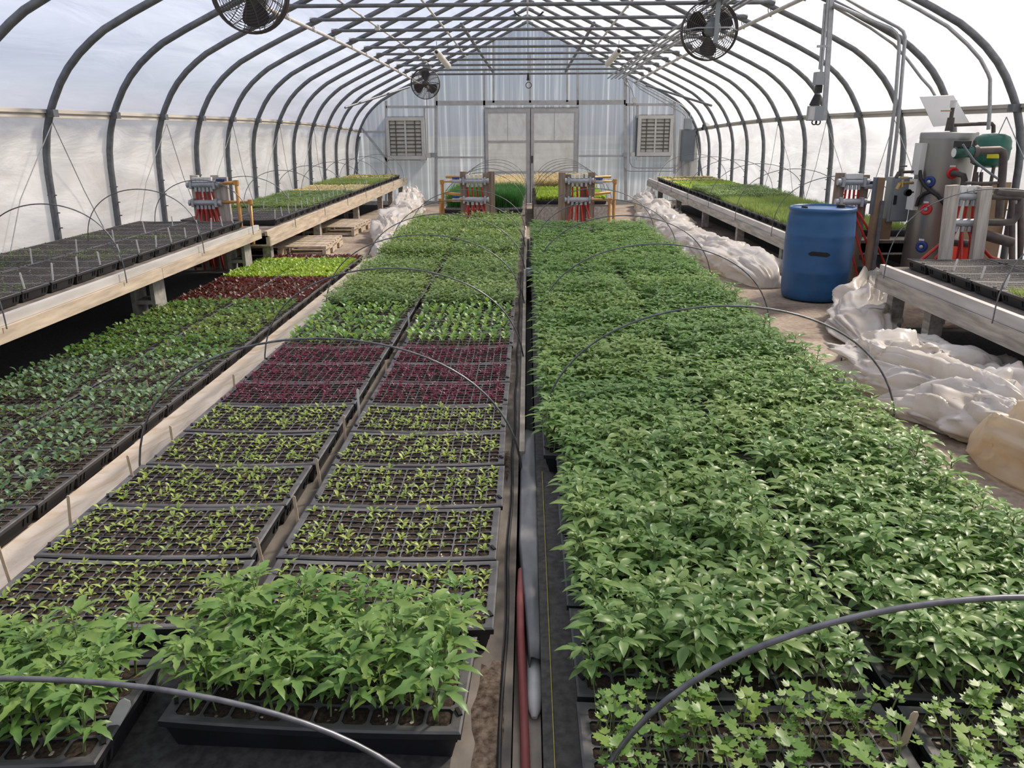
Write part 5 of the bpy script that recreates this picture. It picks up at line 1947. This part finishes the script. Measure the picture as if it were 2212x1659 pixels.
def shell_mesh(cells, deep=False):
    key = (cells, deep)
    if key in SHELL:
        return SHELL[key]
    nx, ny = cells
    mb = MB()
    gx, gy = 0.508 / nx, 0.240 / ny
    web = 0.0019 if nx > 12 else 0.0030

    def bow(x, y):
        return 0.007 * (2 * x / TW) ** 2

    for i in range(nx):
        for j in range(ny):
            cx_, cy_ = cell_xy(cells, i, j)
            hx, hy = gx / 2, gy / 2
            ax, ay = hx - web, hy - web
            c = min(ax, ay) * 0.30
            outer = [(-hx, -hy), (hx, -hy), (hx, hy), (-hx, hy)]
            inner = [(-ax + c, -ay), (ax - c, -ay), (ax, -ay + c), (ax, ay - c), (ax - c, ay), (-ax + c, ay), (-ax, ay - c), (-ax, -ay + c)]
            z = TH + bow(cx_, cy_)
            vs = [(cx_ + x, cy_ + y, TH + bow(cx_ + x, 0)) for x, y in outer] + [(cx_ + x, cy_ + y, TH + bow(cx_ + x, 0) - 0.0008) for x, y in inner]
            vs += [(cx_ + x * 0.93, cy_ + y * 0.93, TH - 0.016 + bow(cx_ + x, 0)) for x, y in inner]
            fs = [(0, 1, 5, 4), (1, 2, 7, 6), (2, 3, 9, 8), (3, 0, 11, 10), (1, 6, 5), (2, 8, 7), (3, 10, 9), (0, 4, 11)]
            mb.add(vs, fs, 1)
            mb.add(vs, [(4 + k, 4 + (k + 1) % 8, 12 + (k + 1) % 8, 12 + k) for k in range(8)], 0)
    # rim, lip and tapering sides
    n = 12
    xa, ya = 0.254, 0.120

    def loop(hx, hy, z, bo=1.0):
        pts = []
        for i in range(n):
            pts.append((-hx + 2 * hx * i / n, -hy))
        for i in range(6):
            pts.append((hx, -hy + 2 * hy * i / 6))
        for i in range(n):
            pts.append((hx - 2 * hx * i / n, hy))
        for i in range(6):
            pts.append((-hx, hy - 2 * hy * i / 6))
        return [(x, y, z + bo * bow(x, y)) for x, y in pts]

    rows = [loop(xa, ya, TH), loop(TW / 2 - 0.004, TD / 2 - 0.004, TH + 0.001), loop(TW / 2, TD / 2, TH - 0.002), loop(TW / 2, TD / 2, TH - 0.014), loop(TW / 2 - 0.007, TD / 2 - 0.006, TH - 0.015), loop(TW / 2 - 0.020, TD / 2 - 0.017, 0.001, 0.0)]
    m_ = len(rows[0])
    vs = [q for r_ in rows for q in r_]
    for a in range(len(rows) - 1):
        fs = []
        for i in range(m_):
            fs.append((a * m_ + i, (a + 1) * m_ + i, (a + 1) * m_ + (i + 1) % m_, a * m_ + (i + 1) % m_))
        mb.add(vs, fs, 1 if a < 2 else 0)
    mb.add(rows[-1], [tuple(range(m_))], 0)
    # drain slots in the short ends, notches in the rim
    for s in (-1, 1):
        for yy in (-0.098, -0.072, 0.072, 0.098):
            mb.box((s * (TW / 2 - 0.0105), yy, 0.030 + 0.003), (0.004, 0.009, 0.030), 2, Matrix.Rotation(s * 0.24, 3, 'Y'))
        mb.box((s * (TW / 2 - 0.010), -0.085, TH + 0.009), (0.007, 0.020, 0.004), 2, Matrix.Rotation(0.5, 3, 'Z'))
    SHELL[key] = mb.mesh('tray_shell', ['tray_black', 'tray_rim_sheen', 'slot_dark'])
    return SHELL[key]


def soil_mesh(cells):
    if cells in SOILM:
        return SOILM[cells]
    mb = MB()
    nx, ny = cells[0] * 3, cells[1] * 3
    vs, fs = [], []
    for j in range(ny + 1):
        for i in range(nx + 1):
            x, y = -0.252 + 0.504 * i / nx, -0.118 + 0.236 * j / ny
            vs.append((x, y, TH - 0.0048 + 0.007 * (2 * x / TW) ** 2 + 0.0035 * noise.noise(Vector((x * 60, y * 60, cells[0])))))
    for j in range(ny):
        for i in range(nx):
            a = j * (nx + 1) + i
            fs.append((a, a + 1, a + nx + 2, a + nx + 1))
    mb.add(vs, fs, 0, True)
    SOILM[cells] = mb.mesh('potting_soil', 'soil')
    return SOILM[cells]


TR = random.Random(5)
NTRAY = [0]


def tray(x, y, z, kind, label, group, single=False, fill=0.85, rz=None, scale=1.0, var=None, sagged=False, maxn=100):
    """One cell tray with its soil and its seedlings, each seedling a part where it shows large."""
    z = z + (sag(y) if sagged else 0)
    t = thing('seedling_tray', label, 'seedling tray', (x + TR.uniform(-0.004, 0.004), y + TR.uniform(-0.003, 0.003), z + 0.001), group, TR.uniform(-0.008, 0.008) if rz is None else rz)
    cells = KINDS[kind][2]
    link('tray_shell', shell_mesh(cells), t)
    so = link('potting_soil', soil_mesh(cells), t)
    if kind in ('bare', 'tiny'):
        so.location = (0, 0, 0.0025)
    NTRAY[0] += 1
    if kind == 'bare':
        return t
    if single:
        raw, meshes = protos(kind)
        slots = [(i, j) for i in range(cells[0]) for j in range(cells[1])]
        TR.shuffle(slots)
        for i, j in slots[:min(maxn, int(len(slots) * fill))]:
            px_, py_ = cell_xy(cells, i, j)
            o = link('seedling', TR.choice(meshes), t)
            o.location = (px_ + TR.uniform(-0.006, 0.006), py_ + TR.uniform(-0.005, 0.005), 0.055 + 0.007 * (2 * px_ / TW) ** 2)
            o.rotation_euler = (TR.uniform(-0.08, 0.08), TR.uniform(-0.08, 0.08), TR.uniform(0, 6.28))
            s = scale * TR.uniform(0.78, 1.18)
            o.scale = (s, s, s)
    else:
        o = link('seedlings', bed_mesh(kind, TR.randint(0, 3) if var is None else var, fill), t)
        o['kind'] = 'stuff'
        k = scale * TR.uniform(0.92, 1.08)
        o.scale = (1.05, 1.02, k) if kind in ('tomato', 'herb', 'herb_tall') else (1, 1, k)
        o.location = (0, 0, 0.053 * (1 - k))
        if TR.random() < 0.5:
            o.rotation_euler = (0, 0, PI)
    return t


PITCHY = 0.2785
# --- low bed of lettuce and red trays
XC = ((-0.966, 'skirt side'), (-0.343, 'trench side'))
GA, GBd = 'trays on the lettuce bed', 'trays on the tomato bed'
tray(-0.992, 1.125, ZB, 'tomato_front', 'tray of tall tomato seedlings at the front end, skirt side of the lettuce bed', GA, True, 1.0, 0.03)
tray(-0.378, 1.222, ZB, 'tomato_front', 'tray of tall tomato seedlings at the front end, trench side, one leaf hanging over', GA, True, 1.0, -0.045)
LROWS = 27
for r in range(1, LROWS):
    y = 1.222 + PITCHY * r + 0.006
    for x, cn in XC:
        xx = x + (0.02 if (r == 1 and x < -0.5) else 0) + (0.014 * r if x < -0.5 and r < 5 else (0.056 if x < -0.5 else 0)) * 0.6
        if r <= 5:
            tray(xx, y, ZB, 'lettuce', 'black tray of sparse pale lettuce sprouts, %s row behind the front tomatoes, %s' % (ORD[r - 1], cn), GA, True, 0.70, None, 0.88)
        elif r <= 8:
            tray(xx, y, ZB, 'red', 'black tray of wine-red seedlings, %s red row beyond the pale lettuce, %s' % (ORD[r - 6], cn), GA, True, 0.78)
        elif r <= 11:
            tray(xx, y, ZB, 'kale', 'tray of round-leaved light green seedlings, %s row beyond the red trays, %s' % (ORD[r - 9], cn), GA, True, 0.96)
        else:
            kd = 'herb' if r < 18 else 'herb_tall'
            tray(xx, y, ZB, kd, 'tray of fine narrow-leaved green seedlings, %s row beyond the round-leaved ones, %s' % (ORD[r - 12], cn), GA, False, 0.93, None, 1.0 + 0.02 * (r - 12))
# --- low bed of tomatoes
XR = ((0.362, 'trench side'), (0.935, 'path side'))
for x, cn in XR:
    tray(x, 1.000, ZB + 0.02, 'parsley', 'tray of scalloped parsley seedlings at the front of the tomato bed, %s' % cn, GBd, True, 0.72, None, 1.0, None, False)
for r in range(0, 25):
    y = 1.285 + PITCHY * r
    for x, cn in XR:
        x = x - (0.036 if x < 0.5 else 0.022) if r > 3 else x
        tray(x, y, ZB + (0.02 if r < 2 else 0.008), 'tomato', 'tray of crowded tall tomato seedlings, %s row behind the parsley, %s' % (ordinal(r), cn), GBd, r < 4, 1.0, None,
             1.0 if r < 4 else (1.0 + 0.05 * math.sin(r * 1.3)) * (1.0 if r < 19 else 0.85))
# --- trays on the sand floor
XFl = ((-2.135, 'outer'), (-2.69, 'inner'))
for r in range(0, 26):
    y = 1.62 + PITCHY * r
    kd = 'cabbage_pale' if r < 3 else ('cabbage' if r < 11 else ('broccoli' if r < 17 else ('wine' if r < 21 else ('lime' if r < 25 else 'wine'))))
    nm = {'cabbage_pale': 'pale yellowish cabbage', 'cabbage': 'blue-green round-leaved cabbage', 'broccoli': 'mid green broccoli', 'wine': 'dark red lettuce', 'lime': 'bright lime lettuce'}[kd]
    for x, cn in XFl:
        if cn == 'inner' and r % 1 == 0 and r > 25:
            continue
        tray(x, y, 0.004, kd, 'floor tray of %s seedlings, %s along the plastic skirt, %s' % (nm, ordinal(r), 'edge row' if cn == 'outer' else 'row under the bench'), 'trays on the sand floor',
             cn == 'outer' and r < 9, 0.84 if kd in ('cabbage', 'cabbage_pale', 'broccoli') else 0.93, None, 0.95)
# --- raised bench by the bluish wall
for r in range(0, 18):
    y = 3.10 + PITCHY * 1.02 * r
    for x, cn in ((-3.225, 'aisle row'), (-3.78, 'film row')):
        kd = 'tiny' if r in (0, 1, 2, 3, 4, 5, 9, 10, 13) or (cn == 'film row' and r < 11) else 'bare'
        tray(x, y, 0.466, kd, 'dark raised-bench tray of %s, %s from the front, %s' % ('tiny sprouts' if kd == 'tiny' else 'bare soil cells', ORD[r], cn), 'trays on the raised seed bench', False, 0.42, None, 1.1)
# --- raised bench to the far gable
for r in range(0, 32):
    y = 9.05 + PITCHY * 1.02 * r
    for x, cn in ((-3.16, 'aisle row'), (-3.715, 'film row')):
        if r < 5:
            kd = 'bare' if r < 3 else 'tiny'
            what = 'bare soil cells'
        elif r < 15:
            kd, what = 'herb', 'short dull green seedlings'
        elif r < 20:
            kd, what = 'cream', 'cream yellow seedlings'
        elif r < 26:
            kd, what = 'grass', 'fresh grassy seedlings'
        else:
            kd, what = ('cream' if r % 2 else 'olive'), 'yellowish seedlings'
        tray(x, y, 0.386, kd, 'tray of %s, %s on the far gable bench with pallets, %s' % (what, ordinal(r), cn), 'trays on the pallet bench', False, 0.93, None, {'herb': 0.55, 'cream': 0.9, 'grass': 0.9}.get(kd, 1.0))
# --- lime bench beyond the barrel
for r in range(0, 31):
    y = 7.95 + PITCHY * 1.03 * r
    for x, cn in ((2.99, 'aisle row'), (3.545, 'film row')):
        if r < 12:
            kd, what = 'grass', 'bright lime grassy seedlings'
        elif r < 19:
            kd, what = 'herb_tall', 'soft green feathery seedlings'
        elif r < 25:
            kd, what = 'lime', 'lime yellow seedlings'
        else:
            kd, what = ('olive' if r % 3 else 'cream'), 'yellow-olive seedlings'
        tray(x, y, 0.391, kd, 'tray of %s, %s on the bench beyond the blue barrel, %s' % (what, ordinal(r), cn), 'trays on the lime bench', False, 0.95, None, {'herb_tall': 0.9}.get(kd, 1.0))
# --- bench before the heater
for r in range(0, 9):
    y = 3.15 + PITCHY * 1.03 * r
    for x, cn in ((3.00, 'aisle row'), (3.56, 'film row')):
        kd = 'grass' if r in (0, 1, 2, 3, 4) and cn == 'aisle row' else 'bare'
        tray(x, y, 0.456, kd, 'tray of %s on the whitish bench before the heater, %s row, %s' % ('lime sprouts' if kd == 'grass' else 'bare pale-edged cells', ORD[r], cn), 'trays before the water heater', False, 0.9, None, 0.6)
# --- far low beds
for r in range(0, 17):
    y = 11.1 + PITCHY * r
    for x, cn in ((-0.90, 'copper pipe side'), (-0.335, 'trench side')):
        kd, what = ('bare', 'empty white-webbed cells') if r == 0 else (('chive', 'tall dark green chives') if r < 7 else ('cream_tall', 'cream yellow seedlings'))
        tray(x, y, 0.301, kd, 'tray of %s, %s row of the far chive bed, %s' % (what, ORD[r], cn), 'trays on the far chive bed', False, 0.95, None, 1.0)
for r in range(0, 13):
    y = 12.5 + PITCHY * r
    for x, cn in ((0.41, 'trench side'), (0.98, 'path side')):
        kd, what = ('lime', 'lime green seedlings') if r < 7 else ('cream_tall', 'cream seedlings')
        tray(x, y, 0.301, kd, 'tray of %s, %s row of the far lime bed, %s' % (what, ORD[r], cn), 'trays on the far lime bed', False, 0.95, None, 1.8 if kd == 'lime' else 1.0)


# ------------------------------------------------------------------ plant markers
def marker(x, y, z, h, label, group, mat='stake', tilt=0.0, az=0.0, w=0.009):
    t = thing('plant_marker', label, 'plant label', (x, y, z), group)
    mb = MB()
    rt = Matrix.Rotation(az, 3, 'Z') @ Matrix.Rotation(tilt, 3, 'Y')
    n = 6
    vs = []
    for s in (-1, 1):
        vs += [rt @ Vector((-w / 2, s * 0.0009, -0.04)), rt @ Vector((w / 2, s * 0.0009, -0.04)), rt @ Vector((w / 2, s * 0.0009, h - w * 0.4)), rt @ Vector((w * 0.25, s * 0.0009, h)), rt @ Vector((-w * 0.25, s * 0.0009, h)), rt @ Vector((-w / 2, s * 0.0009, h - w * 0.4))]
    fs = [(0, 1, 2, 3, 4, 5), (11, 10, 9, 8, 7, 6)] + [(i, i + 6, (i + 1) % 6 + 6, (i + 1) % 6) for i in range(6)]
    mb.add(vs, fs)
    mb.build('stick', mat, t)
    return t


GM = 'wooden markers on the lettuce bed'
for (px_, py_, lab, h, mt, tl) in (
        (12, 1228, 'wooden marker at the skirt edge, nearest to the front tomatoes', 0.085, 'stake', -0.08),
        (152, 1128, 'wooden marker at the skirt edge beside the second lettuce row', 0.085, 'stake', 0.10),
        (287, 1033, 'wooden marker at the skirt edge beside the third lettuce row', 0.08, 'stake', -0.06),
        (374, 962, 'slim wooden marker at the skirt edge beside the fourth lettuce row', 0.075, 'stake', 0.0),
        (507, 842, 'slim wooden marker at the skirt edge beside the red trays', 0.07, 'stake', 0.03),
        (570, 1230, 'orange-tinted wooden marker between the two columns, closest to the front tomatoes', 0.092, 'stake', -0.10),
        (644, 1130, 'wooden marker between the two lettuce columns, next after the orange-tinted one', 0.085, 'stake', -0.05),
        (691, 1040, 'pale wooden marker between the two lettuce columns, third along', 0.08, 'stake', -0.06),
        (745, 938, 'pale wooden marker between the two lettuce columns, fourth along', 0.075, 'stake', 0.0),
        (775, 884, 'tall pale marker where the lettuce meets the red trays', 0.085, 'stake_white', 0.0),
        (835, 812, 'slim marker between the red tray columns', 0.075, 'stake', 0.0),
        (883, 700, 'slim marker between the round-leaved seedling columns', 0.07, 'stake_white', 0.02)):
    d = at(px_, py_, 1.0) - CAM
    k = (ZB + 0.062 - CAM.z) / d.z
    q = CAM + d * k
    marker(q.x, q.y, ZB + 0.058, h, lab, GM, mt, tl, 0.0, 0.0085)
d = at(1945, 1622, 1.0) - CAM
q = CAM + d * ((ZB + 0.08 - CAM.z) / d.z)
marker(q.x, q.y, ZB + 0.075, 0.085, 'rounded flat wooden marker leaning between the two parsley trays', None, 'stake', 0.16, 0.1, 0.014)
d = at(240, 1575, 1.0) - CAM
q = CAM + d * ((ZB + 0.06 - CAM.z) / d.z)
marker(q.x, q.y, ZB + 0.06, 0.075, 'cream card marker leaning on the corner of the front tomato tray', None, 'stake_white', 0.55, 0.0, 0.022)
MR = random.Random(9)
for r in range(0, 18):
    y = 3.10 + PITCHY * 1.02 * r - 0.06
    marker(-2.985, y, 0.525, MR.uniform(0.10, 0.14), 'pale marker on the aisle edge of the raised seed bench, %s from the front' % ORD[r], 'markers along the raised seed bench', 'stake_white', MR.uniform(-0.12, 0.12), 0, 0.011)
    if r % 2 == 0:
        marker(-3.50, y + 0.05, 0.525, MR.uniform(0.10, 0.13), 'pale marker between the two rows of the raised seed bench, %s from the front' % ORD[r // 2], 'markers between the raised rows', 'stake_white', MR.uniform(-0.15, 0.15), 0, 0.011)
for r in range(0, 20):
    y = 9.05 + PITCHY * 1.02 * r - 0.05
    marker(-2.92, y, 0.445, MR.uniform(0.10, 0.13), 'pale marker on the aisle edge of the pallet bench, %s along' % ordinal(r), 'markers along the pallet bench', 'stake_white', MR.uniform(-0.1, 0.1), 0, 0.012)
    if r % 2 == 0 and r < 18:
        marker(-3.44, y + 0.05, 0.445, MR.uniform(0.10, 0.13), 'pale marker between the two rows of the pallet bench, %s along' % ORD[r // 2], 'markers between the pallet bench rows', 'stake_white', MR.uniform(-0.1, 0.1), 0, 0.012)
for i, r in enumerate((2, 4, 5, 6, 7)):
    y = 3.15 + PITCHY * 1.03 * r - 0.04
    marker(2.82 + 0.02 * (i % 2), y, 0.515, 0.085, 'white marker in the trays before the heater, %s from the front' % ORD[i], 'markers before the heater', 'stake_white', 0.15, 0, 0.014)
FM = random.Random(4)
for i in range(14):
    marker(FM.uniform(-2.36, -1.95), 2.3 + i * 0.40, 0.06, 0.09, 'wooden marker among the floor seedlings, %s along the plastic skirt' % ORD[i], 'markers in the floor trays', 'stake', FM.uniform(-0.1, 0.1), 0, 0.009)
# ================================================================== LIGHT AND CAMERA
sun_dir = Vector((0.58, 0.42, 0.70)).normalized()       # towards the sun: ahead and over the barrel side
L = bpy.data.lights.new('sun', 'SUN')
L.energy = 9.0
L.angle = R(9.0)
L.color = (1.0, 0.90, 0.74)
lo = bpy.data.objects.new('sun', L)
COL.objects.link(lo)
lo.rotation_euler = sun_dir.to_track_quat('Z', 'Y').to_euler()
w = bpy.data.worlds.new('sky')
SC.world = w
w.use_nodes = True
nt = w.node_tree
nt.nodes.clear()
out = nt.nodes.new('ShaderNodeOutputWorld')
bg = nt.nodes.new('ShaderNodeBackground')
sky = nt.nodes.new('ShaderNodeTexSky')
sky.sky_type = 'NISHITA'
sky.sun_disc = False
sky.sun_elevation = math.asin(sun_dir.z)
sky.sun_rotation = math.atan2(sun_dir.x, sun_dir.y)
sky.air_density = 1.0
sky.dust_density = 0.9
bg.inputs['Strength'].default_value = 1.0
mx = nt.nodes.new('ShaderNodeMix')
mx.data_type = 'RGBA'
mx.inputs['Factor'].default_value = 0.62
sc_ = nt.nodes.new('ShaderNodeMix')
sc_.data_type = 'RGBA'
sc_.blend_type = 'MULTIPLY'
sc_.inputs['Factor'].default_value = 1.0
sc_.inputs['B'].default_value = (0.20, 0.20, 0.20, 1)
nt.links.new(sky.outputs[0], sc_.inputs['A'])
nt.links.new(sc_.outputs['Result'], mx.inputs['A'])
mx.inputs['B'].default_value = (0.66, 0.70, 0.92, 1)      # thin bright haze over the blue
nt.links.new(mx.outputs['Result'], bg.inputs['Color'])
nt.links.new(bg.outputs[0], out.inputs['Surface'])

cd = bpy.data.cameras.new('camera')
cd.sensor_fit = 'HORIZONTAL'
cd.sensor_width = 36
cd.lens = FPX / IW * 36
cd.clip_start = 0.02
cd.clip_end = 800
cam = bpy.data.objects.new('camera', cd)
COL.objects.link(cam)
cam.matrix_world = Matrix(((_RR.x, _UU.x, -_F.x, CAM.x), (_RR.y, _UU.y, -_F.y, CAM.y), (_RR.z, _UU.z, -_F.z, CAM.z), (0, 0, 0, 1)))
SC.camera = cam
SC.view_settings.view_transform = 'Standard'
SC.view_settings.look = 'None'
SC.view_settings.exposure = 0.38
SC.view_settings.gamma = 1.0
SC.view_settings.use_curve_mapping = False
cy = SC.cycles
cy.max_bounces = 8
cy.diffuse_bounces = 4
cy.glossy_bounces = 2
cy.transmission_bounces = 5
cy.transparent_max_bounces = 10
cy.sample_clamp_indirect = 6.0
cy.caustics_reflective = False
cy.caustics_refractive = False
